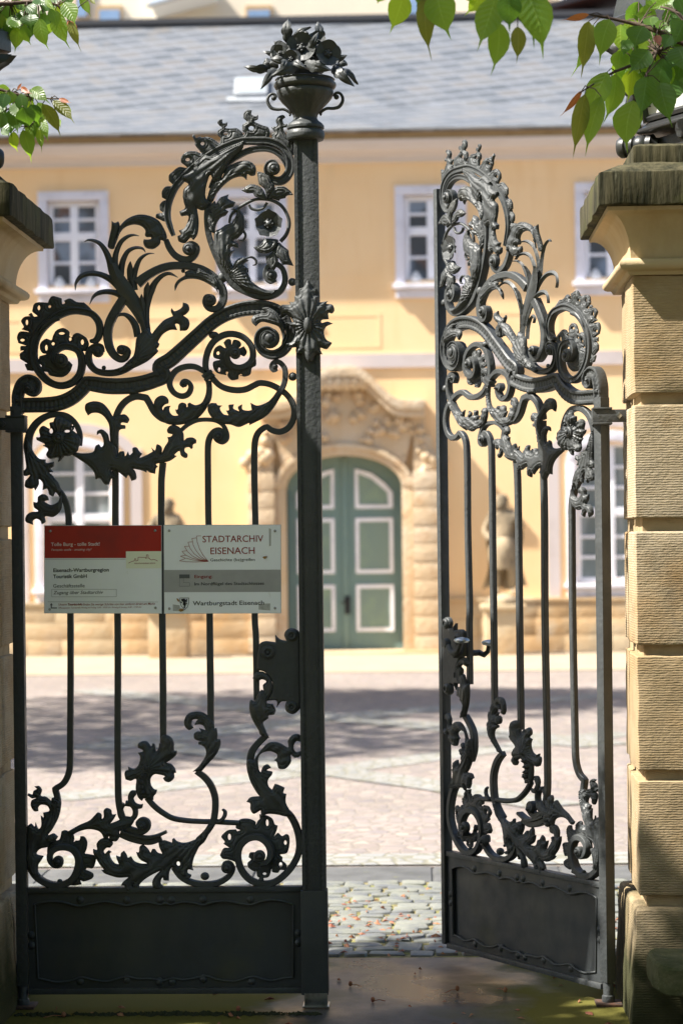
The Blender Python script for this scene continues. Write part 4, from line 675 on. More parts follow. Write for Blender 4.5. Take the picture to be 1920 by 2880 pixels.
def rose(at, r, dy, tilt, kind):
    c = np.array(vp(*at)); c[1] += dy; r *= kB
    mats = Matrix.Rotation(tilt[0], 3, 'X') @ Matrix.Rotation(tilt[1], 3, 'Z')
    v = []; f = []
    rings = ((1.0, .25, 5, 0), (.72, .5, 5, .6)) if kind else ((1.0, .42, 5, .2),)
    for R_, cup, n_, rot in rings:
        for k in range(n_):
            a0 = rot+2*pi*k/n_; b = len(v); nu, nv = 7, 8
            for i in range(nv+1):
                s = i/nv
                for j in range(nu):
                    q = (j/(nu-1)-.5)*2; wv = r*R_*.74*sin(pi*min(1, .14+.74*s))**.8*q; rr = r*R_*(.1+.9*s*(1-.1*q*q))
                    d = Vector((rr*cos(a0)-wv*sin(a0), -r*(cup*s*s*R_)-r*.12*sin(pi*s)*(1-q*q)-(.003 if k % 2 else 0)-(1-R_)*.02, rr*sin(a0)+wv*cos(a0)))
                    v.append(tuple(Vector(c)+mats @ d))
            for i in range(nv):
                for j in range(nu-1): f.append((b+i*nu+j, b+(i+1)*nu+j, b+(i+1)*nu+j+1, b+i*nu+j+1))
    o = new_mesh('vase_flower', v, f, IRON, vase, 60)
    mb = MB(); mb.lathe([(.001, -r*.5), (r*.10, -r*.48), (r*.13, -r*.40), (r*.19, -r*.40), (r*.23, -r*.30), (r*.31, -r*.30), (r*.35, -r*.15), (r*.3, 0)] if kind else [(.001, -r*.34), (r*.12, -r*.32), (r*.2, -r*.22), (r*.3, -r*.12), (r*.3, 0)], 0, 0, 18, 'y')
    if not kind:
        for k in range(5): mb.lathe([(max(.0004, sin(pi*i/4))*r*.10, -cos(pi*i/4)*r*.10-r*.25) for i in range(5)], r*.22*cos(1.25*k), r*.22*sin(1.25*k), 8, 'y')
    mb.v = [tuple(Vector(c)+mats @ Vector(q)) for q in mb.v]; mb.build('vase_flower', IRON, vase, 60)
rose((690,690), 95, -.095, (.1,-.2), 0); rose((960,470), 100, -.05, (-.3,.2), 0); rose((560,560), 105, -.03, (-.3,-.5), 0)
rose((580,620), 125, -.075, (-.05,-.35), 1); rose((795,560), 165, -.065, (-.15,0), 0); rose((1080,630), 145, -.075, (-.05,.3), 0)
mb = MB(); mb.lathe([(max(.001, sin(pi*i/8))*210*kB*(1), -cos(pi*i/8)*190*kB+VB(720)) for i in range(9)], vx, -.005, 18); mb.build('vase_leaf', IRON, vase, 60)
# ------------------------------------------------------------------ signs (hung on the closed leaf)
YS = -.026
def sp_(c, x, y): p = P(*src(c, x, y), YS); return p[0], p[2]
def sheet(mb, c, pts, y): mb.prism([sp_(c, *q) for q in pts], y, y+.0012)
def quad(c, x0, y0, x1, y1): return [(x0, y0), (x1, y0), (x1, y1), (x0, y1)]
def text(name, s, c, x, y, cap, m, parent, width=None, shear=0, bold=0, y_=None, serif=False):
    """lettering: cap height and run length in photo measure"""
    cu = bpy.data.curves.new(name, 'FONT'); cu.body = s; cu.size = 1; cu.shear = shear; cu.offset = bold; cu.extrude = 0; cu.resolution_u = 3
    to = bpy.data.objects.new('tmp', cu); COL.objects.link(to); dg = bpy.context.evaluated_depsgraph_get(); dg.update()
    me = bpy.data.meshes.new_from_object(to.evaluated_get(dg)); bpy.data.objects.remove(to)
    a = np.array([v.co[:] for v in me.vertices]); bx0, bx1 = a[:, 0].min(), a[:, 0].max()
    x0, z0 = sp_(c, x, y); x1 = sp_(c, x+width, y)[0]; kx = (x1-x0)/(bx1-bx0); h = cap/CROP[c][2]*KM; kz = h/.729
    sl = -.006*0
    for v in me.vertices: v.co = ((v.co.x-bx0)*kx+x0, (YS-.0034 if y_ is None else y_), v.co.y*kz+z0)
    return link(name, me, m, parent)
def screws(c, pts, parent):
    for x, y in pts:
        X, Z = sp_(c, x, y); mb = MB(); mb.lathe([(.0045, 0), (.0047, -.002), (.003, -.0032), (.0022, -.0022), (.0008, -.002)], 0, 0, 14, 'y'); mb.v = [(a+X, b+YS-.0022, d+Z) for a, b, d in mb.v]; mb.build('screw', STEEL, parent, 40)
def sign(name, c, quad_, label):
    pts = [sp_(c, *q) for q in quad_]; cx = sum(p[0] for p in pts)/4; o = MB().prism(pts, YS-.002, YS+.002).build('board', EDGEAL, None, 30)
    e = empty(name, (0, 0, 0), label, 'sign', 'signs on the closed gate leaf'); o.parent = e; return e
s1 = sign('sign_board', 'O', [(26,34), (1546,32), (1550,1180), (24,1176)], 'red and white enamel sign, the left one of the pair hung on the closed gate')
mb = MB(); sheet(mb, 'O', [(32,458), (1540,456), (1544,1174), (30,1170)], YS-.0028); mb.build('white_field', SIGNW, s1)
mb = MB(); sheet(mb, 'O', [(32,42), (1540,38), (1540,458), (32,460)], YS-.003); mb.build('red_field', SIGNRED, s1)
mb = MB(); sheet(mb, 'O', [(1084,372), (1541,370), (1541,590), (1086,592)], YS-.0036); mb.build('cream_field', SIGNCREAM, s1)
screws('O', [(102,110), (1461,104), (97,1124), (1466,1104)], s1)
text('lettering', 'Tolle Burg - tolle Stadt!', 'O', 114, 303, 46, INKP, s1, 630, 0, .012)
text('lettering', 'Fantastic castle - amazing city!', 'O', 118, 365, 30, INKP, s1, 520, .25)
text('lettering', 'Eisenach-Wartburgregion', 'O', 144, 640, 48, INKD, s1, 720, 0, .022)
text('lettering', 'Touristik GmbH', 'O', 142, 720, 48, INKD, s1, 436, 0, .022)
text('lettering', 'Geschäftsstelle', 'O', 142, 842, 48, INKG, s1, 408, 0, .006)
text('lettering', 'Zugang über Stadtarchiv', 'O', 144, 928, 44, INKG, s1, 648, .22, .010)
text('lettering', 'Unsere', 'O', 212, 1074, 30, INKR, s1, 106, .22, .006)
text('lettering', 'Tourist-Info', 'O', 330, 1074, 30, INKR, s1, 192, .22, .028)
text('lettering', 'finden Sie wenige Schritte von hier entfernt direkt am Markt', 'O', 530, 1074, 30, INKR, s1, 932, .22, .006)
text('lettering', 'Öffnungszeiten Tourist-Info: Montag bis Freitag 10.00 - 18.00 Uhr, Samstag & Sonntag 10.00 - 17.00 Uhr', 'O', 210, 1114, 20, INKR, s1, 1078, .22)
text('lettering', 'EISENACH-WARTBURG REGION', 'O', 1194, 535, 15, INKR, s1, 270, 0, .012, YS-.0042)
def strokes(name, c, polys, wd, m, parent, y_=YS-.0040):
    mb = MB(); wd = wd/CROP[c][2]*KM/2
    for pl in polys:
        q = [np.array(sp_(c, *p)) for p in pl]
        for a, b in zip(q, q[1:]):
            d = b-a; L = np.linalg.norm(d); d /= L; nn = np.array([-d[1], d[0]])*wd; a = a-d*wd*.6; b = b+d*wd*.6
            mb.prism([tuple(a+nn), tuple(a-nn), tuple(b-nn), tuple(b+nn)], y_, y_+.0003); y_ -= .000004
    return mb.build(name, m, parent)
strokes('castle_emblem', 'O', [[(1118,524),(1150,508),(1180,498),(1196,492),(1196,468),(1212,468),(1214,498),(1240,488),(1243,448),(1338,450),(1340,462),(1350,462),(1350,420),(1360,414),(1372,420),(1372,460),(1390,462),(1396,474),(1420,484),(1440,476),(1470,484),(1495,498)]], 6, INKR, s1)
strokes('frame_line', 'O', [[(124,864),(960,864),(960,960),(124,962),(124,864)], [(74,1026),(1500,1028)], [(34,474),(1080,474)]], 3, INKG, s1)
strokes('arrow_mark', 'O', [[(118,1064),(118,1106),(188,1106)]], 13, INKG, s1); mb = MB(); sheet(mb, 'O', [(100,1070), (118,1042), (136,1070)], YS-.0042); mb.build('arrow_mark', INKG, s1)
s2 = sign('sign_board', 'S', [(48,28), (1524,24), (1528,1142), (52,1148)], 'white enamel sign with grey band and book emblem, the right one of the pair')
mb = MB(); sheet(mb, 'S', [(52,34), (1518,30), (1521,592), (56,596)], YS-.0028); sheet(mb, 'S', [(57,876), (1521,872), (1523,1136), (57,1142)], YS-.0028); mb.build('white_field', SIGNW, s2)
mb = MB(); sheet(mb, 'S', [(56,597), (1521,593), (1521,871), (57,875)], YS-.003); mb.build('grey_band', SIGNGREY, s2)
screws('S', [(119,101), (1450,104), (121,1082), (1450,1076)], s2)
text('lettering', 'STADTARCHIV', 'S', 538, 248, 86, INKR, s2, 764, 0, .004)
text('lettering', 'EISENACH', 'S', 638, 397, 88, INKR, s2, 556, 0, .004)
text('lettering', 'Geschichte (be)greifen', 'S', 636, 487, 38, INKD, s2, 560, 0, .004)
text('lettering', 'Eingang:', 'S', 436, 698, 42, INKR, s2, 228, 0, .008, YS-.0036)
text('lettering', 'Im Nordflügel des Stadtschlosses', 'S', 436, 790, 40, INKD, s2, 876, 0, .006, YS-.0036)
text('lettering', 'Wartburgstadt Eisenach', 'S', 416, 1042, 56, INKD, s2, 896, 0, .010)
strokes('book_emblem', 'S', [[(518,166),(462,168),(470,240),(500,330),(545,410),(612,488)], [(460,192),(406,198),(420,280),(455,350),(520,430),(612,488)], [(412,240),(356,246),(380,320),(430,390),(510,450),(612,488)], [(372,296),(312,300),(350,365),(410,420),(500,465),(612,488)], [(342,354),(280,360),(320,405),(400,445),(500,472),(612,488)], [(328,410),(260,422),(320,446),(420,470),(520,482),(612,488)], [(318,452),(248,480),(330,492),(450,495),(612,488)]], 5, INKR, s2)
strokes('plan_emblem', 'S', [[(248,660),(248,800),(376,800),(376,756),(298,754),(298,700)]], 3, INKG, s2); mb = MB(); sheet(mb, 'S', quad('S', 246, 652, 376, 700), YS-.0043); mb.build('plan_emblem', INKG, s2)
sa = strokes('coat_of_arms', 'S', [[(254,948),(366,948),(366,1010),(350,1060),(312,1096),(272,1050),(254,1000),(254,948)]], 6, INKG, s2)
mb = MB()
for pl in ([(268,960),(310,956),(330,975),(322,1000),(330,1030),(318,1060),(322,1078),(300,1072),(306,1045),(290,1030),(296,1000),(274,985)], [(334,960),(346,964),(340,1000),(330,1010),(326,990)], [(322,1014),(350,1018),(349,1026),(322,1024)], [(262,990),(280,1000),(276,1016),(264,1010)]): mb.prism([sp_('S', *q) for q in pl], YS-.0042, YS-.003)
mb.build('coat_of_arms', INKD, s2)
for pl, dy in (([(1246,1020),(1390,1018),(1388,1106),(1244,1094)], .0031), ([(164,1030),(250,1040),(258,1112),(166,1112)], .0031), ([(1372,70),(1400,80),(1398,290),(1376,300)], .0030)):
    MB().prism([sp_('S', *q) for q in pl], YS-dy, YS-.002).build('sticker_residue', STICK, s2)
def flat_leaf(c, pts, lab):
    P2 = [sp_(c, *q) for q in pts]; cx = np.mean([p[0] for p in P2]); cz = np.mean([p[1] for p in P2])
    v = [(cx, YS-.0075, cz)]+[(p[0], YS-.0042-.002*(i % 2), p[1]) for i, p in enumerate(P2)]; n = len(P2)
    tag(new_mesh('dry_leaf', v, [(0, 1+i, 1+(i+1) % n) for i in range(n)], DRYLEAF), lab, 'leaf')
flat_leaf('S', [(1292,438), (1310,424), (1352,420), (1346,440), (1318,460)], 'small dry yellow leaf stuck beside the red lettering of the right sign')
flat_leaf('S', [(208,954), (232,956), (248,984), (242,998), (222,984)], 'small dry brown leaf stuck left of the coat of arms on the right sign')
flat_leaf('S', [(236,1106), (258,1080), (300,1086), (302,1106), (262,1122)], 'small dry yellow leaf stuck under the coat of arms on the right sign')
# ------------------------------------------------------------------ stone pillars, lanterns, bench
def zf(y, Y=-.35): return float(P(1785, y, Y)[2])
PMID = -.374
def zprism(mb, poly, z0, z1):
    n = len(poly); a = sum(poly[i][0]*poly[(i+1) % n][1]-poly[(i+1) % n][0]*poly[i][1] for i in range(n))
    if a < 0: poly = poly[::-1]
    mb.add([(p[0], p[1], z0) for p in poly]+[(p[0], p[1], z1) for p in poly], [tuple(range(n))[::-1], tuple(range(n, 2*n))]+[(i, (i+1) % n, n+(i+1) % n, n+i) for i in range(n)])
PW = .80
def loft(mb, rings, xi, s):
    """stack of rectangles (offset, z): moulding profile run round the pillar"""
    v = []; n = len(rings)
    for off, z in rings:
        x0, x1, y0, y1 = xi-off, xi+PW+off, -.35-off*.87, .25+off*1.6
        v += [(x0, y0, z), (x1, y0, z), (x1, y1, z), (x0, y1, z)]
    f = [(0, 3, 2, 1), tuple(range(4*n-4, 4*n))]
    for i in range(n-1):
        for k in range(4): f.append((4*i+k, 4*i+(k+1) % 4, 4*i+4+(k+1) % 4, 4*i+4+k))
    mb.add(v, f)
def mirr(o, s):
    if s < 0:
        for vv in o.data.vertices: vv.co.x = 2*PMID-vv.co.x
        o.data.flip_normals()
    return o
def roughen(o, amp, seed, cut=.05):
    """worn arrises: subdivide and push the vertices a little"""
    bm = bmesh.new(); bm.from_mesh(o.data)
    for _ in range(5):
        es = [e for e in bm.edges if e.calc_length() > cut]
        if not es: break
        bmesh.ops.subdivide_edges(bm, edges=es, cuts=1, use_grid_fill=True)
    rg = random.Random(seed); ph = [rg.uniform(0, 9) for _ in range(6)]
    for v in bm.verts:
        c = v.co; v.co += Vector((sin(c.z*31+ph[0])*sin(c.y*27+ph[1]), sin(c.z*37+ph[2])*sin(c.x*29+ph[3]), sin(c.x*33+ph[4])*sin(c.y*35+ph[5])))*amp+Vector((rg.uniform(-1, 1), rg.uniform(-1, 1), rg.uniform(-1, 1)))*amp*.5
    bm.to_mesh(o.data); bm.free(); return o
def pillar(s, label):
    e = empty('stone_pillar', (0, 0, 0), label, 'pillar', 'stone pillars of the gateway'); xi = .716
    lv = [(775, 1106), (1139, 1457), (1496, 1815), (1846, 2168), (2198, 2520)]
    mb = MB().box(xi+.026, xi+PW-.026, -.324, .224, .3, zf(770)); mirr(mb.build('core', JOINT, e), s)
    for i, (a, b) in enumerate(lv):
        mb = MB(); zprism(mb, [(xi, -.35), (xi, -.075), (xi+.022, -.072), (xi+.022, -.050), (xi+.006, -.047), (xi+.006, .02), (xi+.016, .022), (xi+.016, .25), (xi+PW, .25), (xi+PW, -.35)], zf(b), zf(a))
        o = mb.build('shaft_block', SAND, e, 35, .007, 3); roughen(o, .0016, i*7+(1 if s > 0 else 50)); mirr(o, s)
    mb = MB(); loft(mb, [(.034, -.02), (.014, zf(2575)), (.012, zf(2560)), (.0, zf(2552))], xi, s); o = mb.build('plinth', SAND, e, 40, .006, 2); roughen(o, .003, 5+s); mirr(o, s)
    zt0, zt1 = zf(775)+.001, zf(729)
    rg = [(.010, zt0), (.014, zt0+.004), (.016, zt0+.010)]
    for k in range(9): a = -pi/2+pi*k/8; rg.append((.020+.026*cos(a), zt0+.034+.020*sin(a)))
    rg += [(.012, zt1), (.006, zt1+.003)]; zc = 2.735-.012
    for k in range(1, 11): t = k/10; rg.append((.006+.080*(1-cos(t*pi/2)), zt1+.003+(zc-zt1-.016)*sin(t*pi/2)))
    rg.append((.088, zc))
    mb = MB(); loft(mb, rg, xi, s); mirr(mb.build('moulded_capital', SANDSM, e, 40), s)
    mb = MB(); loft(mb, [(.095, zc+.0005), (.117, zc+.003), (.117, 2.834), (.05, 2.862), (-.02, 2.885)], xi, s); o = mb.build('capstone', CAPST, e, 35, .006, 2); roughen(o, .0022, 9+s, .09); mirr(o, s)
    mb = MB(); loft(mb, [(-.006, 2.870), (-.006, 2.935), (-.03, 2.945)], xi, s); o = mb.build('pedestal_stone', CAPST, e, 35, .006, 2); mirr(o, s)
    # hinge strap round the stile, bolted to the stone
    hx = HX if s < 0 else HR[0]; x0, x1 = hx-.034 if s < 0 else hx-.034, hx+.034
    zc_ = float(P(50, 1193)[2]); mb = MB()
    ends = (xi if s > 0 else 2*PMID-xi)
    a, b = min(x0, ends), max(x1, ends)
    mb.box(a-(.02 if s < 0 else 0), b+(.02 if s > 0 else 0), -.036, -.0215, zc_-.022, zc_+.022); mb.box(x0, x1, -.040, .030, zc_-.030, zc_-.0225).box(x0, x1, -.040, .030, zc_+.0225, zc_+.030)
    mb.box(x0, x0+.010, -.0212, .028, zc_-.0222, zc_+.0222).box(x1-.010, x1, -.0212, .028, zc_-.0222, zc_+.0222)
    st = mb.build('hinge_strap', IRON, e, 35, .002)
    bx = (ends+(x1 if s > 0 else x0))/2; mb = MB(); q = .012; mb.prism([(bx-q, zc_), (bx, zc_-q), (bx+q, zc_), (bx, zc_+q)], -.047, -.036); mb.build('bolt', STEEL if s > 0 else IRON, st, 30, .002)
    MB().box(hx-.045, hx+.045, -.05, .045, .001, .010).build('pivot_plate', RUST, e, 30, .001)
    return e
pl_r = pillar(1, 'right sandstone pillar with sunlit inner face and dark mossy capstone')
pl_l = pillar(-1, 'left sandstone pillar cut by the picture edge, greenish capstone')
def lantern(s, label):
    """six-sided, corners to the sides, flaring upward under an overhanging cornice"""
    e = empty('lantern', (0, 0, 0), label, 'lantern', 'lanterns on the gate pillars'); xc = .716+PW/2; yc = -.05
    mk = lambda mb, n, m, p=None, sm=35, bv=.003: mirr(mb.build(n, m, p or e, sm, bv), s)
    hx = lambda r, z: [(xc+r*cos(k*pi/3), yc+r*sin(k*pi/3), z) for k in range(6)]
    def hexa(mb, prof):
        v = []; f = []
        for r, z in prof: v += hx(r, z)
        for i in range(len(prof)-1):
            for k in range(6): f.append((i*6+k, i*6+(k+1) % 6, i*6+6+(k+1) % 6, i*6+6+k))
        f.append(tuple(range(6))[::-1]); f.append(tuple(range(len(v)-6, len(v)))); return mb.add(v, f)
    zb = 2.946
    for k in range(6):
        a = k*pi/3; m2 = MB()
        m2.lathe([(.030, -.085), (.037, -.075), (.037, -.058), (.031, -.052), (.037, -.043), (.037, -.026), (.031, -.020), (.037, -.012), (.037, .012), (.031, .02), (.037, .026), (.037, .043), (.024, .052), (.02, .066), (.010, .060)], 0, 0, 16, 'y')
        b = a+radians(62); m2.v = [(xc+.335*cos(a)+x*cos(b)-y*sin(b), yc+.335*sin(a)+x*sin(b)+y*cos(b), zb+.040+z) for x, y, z in m2.v]; mk(m2, 'scroll_foot', LAMPI, None, 40, 0)
    mk(hexa(MB(), [(.30, zb+.002), (.30, zb+.062)]), 'base', LAMPI)
    mk(hexa(MB(), [(.345, zb+.0785), (.355, zb+.084), (.355, zb+.094), (.335, zb+.102), (.315, zb+.118)]), 'base_plate', LAMPI)
    z0, z1 = zb+.119, 3.345; r0, r1 = .315, .365
    mb = MB()
    for k in range(6): mb.tube([hx(r0, z0)[k], hx((r0+r1)/2, (z0+z1)/2)[k], hx(r1, z1)[k]], .014, 6)
    for r, z in ((r0, z0+.012), (r1, z1-.012)):
        q = hx(r, z)
        for k in range(6): mb.tube([q[k], q[(k+1) % 6]], .013, 6)
    mk(mb, 'frame', LAMPI, None, 50, 0)
    for k in range(6):
        v = []
        for t in (.04, .96):
            q = hx((r0+(r1-r0)*t)*.985, z0+(z1-z0)*t); v += [q[k], q[(k+1) % 6]]
        n_ = np.array([cos(k*pi/3+pi/6), sin(k*pi/3+pi/6), 0])*.004; v += [tuple(np.array(p)-n_) for p in v]
        mk(MB().add(v, [(0, 1, 3, 2), (4, 6, 7, 5), (0, 4, 5, 1), (2, 3, 7, 6), (0, 2, 6, 4), (1, 5, 7, 3)]), 'glass_pane', LAMPG, None, 30, 0)
    mk(hexa(MB(), [(.40, 3.3455), (.455, 3.352), (.455, 3.42), (.43, 3.43), (.40, 3.56), (.20, 3.72)]), 'cornice', LAMPI)
    for k in range(6):
        a = k*pi/3; d = np.array([cos(a), sin(a), 0]); sd = np.array([-sin(a), cos(a), 0]); v = []; f = []; nv, nu = 18, 7
        for i in range(nv+1):
            t = i/nv; rr = r0+.02+(r1-r0)*(.35+.65*t)+.075*t**2+.018*sin(t*pi*2.2); z = 3.115+.225*t; wd = .014+.060*sin(pi*min(1, t*.85+.06))*(1+.16*abs(sin(t*15)))
            for j in range(nu):
                h = (j/(nu-1)-.5)*2; p = np.array([xc, yc, z])+d*(rr-.03*h*h+.010*cos(h*9)+.006*sin(t*30))+sd*(h*wd); v.append(tuple(p))
        for i in range(nv):
            for j in range(nu-1): f.append((i*nu+j, (i+1)*nu+j, (i+1)*nu+j+1, i*nu+j+1))
        k0 = len(v); v += [tuple(np.array(p)-d*.012) for p in v]; f += [tuple(k0+q for q in c[::-1]) for c in f]
        m2 = MB().add(v, f); m2.tube([(xc+d[0]*(r0+.03), yc+d[1]*(r0+.03), 3.20), (xc+d[0]*(r0+.05), yc+d[1]*(r0+.05), 3.12), (xc+d[0]*(r0+.045), yc+d[1]*(r0+.045), 3.075), (xc+d[0]*(r0+.02), yc+d[1]*(r0+.02), 3.04)], [.03, .028, .018, .003], 8)
        mk(m2, 'leaf_bracket', LAMPI, None, 60, 0)
    return e
lantern(1, 'iron lantern with milky panes on the right pillar, half hidden by leaves')
lantern(-1, 'dark iron lantern on the left pillar, only its corner bracket in view')
bench = empty('stone_bench', (0, 0, 0), 'mossy grey stone bench with rounded corner in front of the right pillar', 'bench')
bz = .33
bx0 = float(P(1832, 2700, -.60)[0])-.818
poly = [(.835, -.395), (.815, -.46), (.818, -.60)]+[(.818+.13-.13*cos(a), -.60-.13*sin(a)*1.2) for a in np.linspace(.2, pi/2, 6)]+[(1.7, -.765), (1.7, -.395)]
p0 = P(1835, 2640, -.50); bz = float(P(1840, 2690, -.60)[2])
mb = MB(); zprism(mb, poly, bz-.105, bz-.01); mb.v = [(x+bx0, y, z) for x, y, z in mb.v]; o = mb.build('seat', BENCHST, bench, 35, .02, 3); roughen(o, .004, 77, .06)
mb = MB().box(.95+bx0, 1.65, -.66, -.40, -.01, bz-.106); o = mb.build('support', BENCHST, bench, 35, .015, 2); roughen(o, .004, 78, .08)
# ------------------------------------------------------------------ ground
YF = 24.2          # plane of the palace front
new_mesh('ground', [(-150, -60, -.06), (150, -60, -.06), (150, 300, -.06), (-150, 300, -.06)], [(0, 1, 2, 3)], PINK)['kind'] = 'structure'
def slab(name, x0, x1, y0, y1, z, m, bev=.01, rows=None):
    o = MB().box(x0, x1, y0, y1, z-.05, z).build(name, m, None, 35, bev); o['kind'] = 'structure'; return o
slab('threshold_slab', -3.2, 2.6, -14, .915, 0, SLAB, .02)
slab('path_edge', -8, -3.2, -14, .915, -.004, JOINTS, .01); slab('path_edge', 2.6, 8, -14, .915, -.004, JOINTS, .01)
slab('joint_bed', -8, 8, .915, 2.86, -.008, JOINTS, 0)
rg = random.Random(3); mb = MB(); y = .955; row = 0
while y < 2.85:
    d = rg.uniform(.078, .108); x = -3.4+rg.uniform(0, .1)
    while x < 3.2:
        L = rg.uniform(.085, .165); ang = rg.uniform(-.10, .10); cx, cy = x+L/2, y+d/2+rg.uniform(-.012, .012)
        hz = rg.uniform(-.004, .005); tx, ty = rg.uniform(-.05, .05), rg.uniform(-.05, .05); v = []; a, b = L/2-.004, d/2-.003
        for k, (sx, zz) in enumerate(((1.0, -.05), (1.0, -.008), (.95, .0), (.72, .003))):
            for px_, py_ in ((-1, -.85), (-.86, -1), (.84, -1), (1, -.84), (1, .86), (.84, 1), (-.84, 1), (-1, .84)):
                if k == 0: rg2 = 1
                jx = 1+.10*sin(px_*9+py_*3+cx*31+cy*17); jy = 1+.12*sin(py_*7+px_*4+cx*23)
                X, Yy = px_*a*sx*jx, py_*b*sx*jy; v.append((cx+X*cos(ang)-Yy*sin(ang), cy+X*sin(ang)+Yy*cos(ang), zz+hz+X*tx+Yy*ty))
        f = [(24, 25, 26, 27, 28, 29, 30, 31)]
        for k in range(3):
            for j in range(8): f.append((k*8+j, k*8+(j+1) % 8, k*8+8+(j+1) % 8, k*8+8+j))
        mb.add(v, f); x += L+rg.uniform(0, .01)
    y += d+.004; row += 1
o = mb.build('cobblestones', COBB, None, 50); o['kind'] = 'structure'
slab('drain_strip', -8, 8, 2.865, 3.38, -.015, GUTTER, .01)
mb = MB(); rgx = -6.0
while rgx < 6: L = rg.uniform(.5, .9); mb.box(rgx, rgx+L-.012, 2.875, 3.37, -.03, -.008+rg.uniform(0, .004)); rgx += L
mb.build('gutter_stones', GUTTER, None, 35, .008)['kind'] = 'structure'
def strip(name, pts, wd, z, m):
    v = []
    q = [np.array(p) for p in pts]
    for i, p in enumerate(q):
        t = q[min(i+1, len(q)-1)]-q[max(i-1, 0)]; t /= np.linalg.norm(t); n_ = np.array([-t[1], t[0]])*wd/2
        v += [(*(p+n_), z), (*(p-n_), z)]
    o = new_mesh(name, v, [(2*i+1, 2*i+3, 2*i+2, 2*i) for i in range(len(q)-1)], m); o['kind'] = 'structure'; return o
slab('courtyard_paving', -30, 30, 3.385, 60, -.012, PINK, 0)
def gd(x, y): p = G(x, y); return p[0], p[1]
cr = lambda a, b: gd(880+a/2.178, 1800+b/2.178)
strip('pale_paving_band', [cr(-1200, 590), cr(80, 795), cr(800, 890), cr(1500, 1010)], .42, -.004, GREYS)
strip('pale_paving_band', [cr(-1600, 960), cr(200, 778), cr(800, 700), cr(1900, 560)], .42, -.0078, GREYS)
strip('pale_paving_band', [cr(-1400, 300), cr(80, 465), cr(800, 530), cr(1800, 640)], .55, -.0045, GREYS)
strip('pale_paving_band', [cr(-1400, 660), cr(100, 470), cr(750, 415), cr(1800, 330)], .55, -.0082, GREYS)
strip('pale_paving_band', [(-20, 3.62), (20, 3.62)], .40, -.004, GREYS)
slab('footpath', -30, 30, 19.6, 24.0, .0, mat('pale_gravel_path', (.36,.295,.215), .95, .1, [(2,(.31,.25,.18),.4,.7,5,None),(40,(.27,.225,.17),.55,.75,4,None)]), 0)
# litter of blossom scales on the cobbles and on the slab
mb = MB(); rg = random.Random(11)
for _ in range(520):
    if rg.random() < .75: x, y, z = rg.gauss(.05, 1.0), rg.uniform(.93, 1.9) if rg.random() < .75 else rg.uniform(1.4, 2.8), .004
    else: x, y, z = rg.uniform(-2.3, 1.5), rg.uniform(-1.2, .93), .002
    L = rg.uniform(.008, .024); a = rg.uniform(0, 6.3); wv = L*rg.uniform(.25, .6); lift = rg.uniform(.001, .012)
    c_, s_ = cos(a), sin(a)
    mb.add([(x+c_*L, y+s_*L, z), (x-s_*wv, y+c_*wv, z+lift), (x-c_*L, y-s_*L, z+lift*.5), (x+s_*wv, y-c_*wv, z+.001), (x, y, z+lift+.003)], [(0, 1, 4), (1, 2, 4), (2, 3, 4), (3, 0, 4)])
tag(mb.build('blossom_litter', BUD), None, None, None, 'stuff')
def bud(i, X, Y, a):
    mb = MB(); L = .045+.012*(i % 3)
    mb.tube([(X, Y, .006), (X+cos(a)*L*.5, Y+sin(a)*L*.5, .010), (X+cos(a)*L, Y+sin(a)*L, .004)], .0016, 5)
    mb.lathe([(max(.0005, sin(pi*k/5))*.008, -cos(pi*k/5)*.010+.011) for k in range(6)], X, Y, 7)
    return tag(mb.build('fallen_bud', BUD, None, 60), None, 'flower bud', 'fallen flower buds on the wet slab')
BL = {0:'fallen red flower bud on the slab, nearest to the foot of the post', 1:'fallen bud with pale stalk on the slab under the open leaf', 2:'fallen bud with stalk on the slab midway between the two leaves', 3:'dark red bud on the slab, nearest to the cobbles', 4:'fallen bud on the mossy slab in front of the closed leaf', 5:'fallen bud on the mossy slab by the left pillar'}
for i, (x, y) in enumerate(((1048, 2820), (1420, 2792), (1285, 2788), (985, 2775), (670, 2845), (180, 2862))):
    p = G(x, y); o = bud(i, p[0], p[1], i*1.9+.2); o['label'] = BL[i]
# moss tufts and grit in the slab joint under the closed leaf
mb = MB(); rg = random.Random(5)
for _ in range(420):
    x = rg.uniform(-1.42, -.35); y = -.14+rg.gauss(0, .010); r = rg.uniform(.004, .013)*(1.6 if -.95 < x < -.6 else 1)
    mb.add([(x-r, y, .001), (x, y-r, .001), (x+r, y, .001), (x, y+r, .001), (x+rg.uniform(-r, r), y, .002+r*.6)], [(0, 1, 4), (1, 2, 4), (2, 3, 4), (3, 0, 4)])
tag(mb.build('moss', mat('dark_moss', (.030,.034,.018), .95, .1), None), None, None, None, 'stuff')
# ------------------------------------------------------------------ the palace behind the court
def W(x, y, Y=YF): p = P(x*D_, y*D_, Y); return float(p[0]), float(p[2])
pal = empty('palace', (0, YF, 0), 'long yellow palace with slate roof, arched green door and pale windows', 'building')
def pb(mb, name, m, parent=None, sm=None, bv=0):
    mb.v = [(x, y-YF, z) for x, y, z in mb.v] if parent is None else mb.v
    return mb.build(name, m, parent or pal, sm, bv)
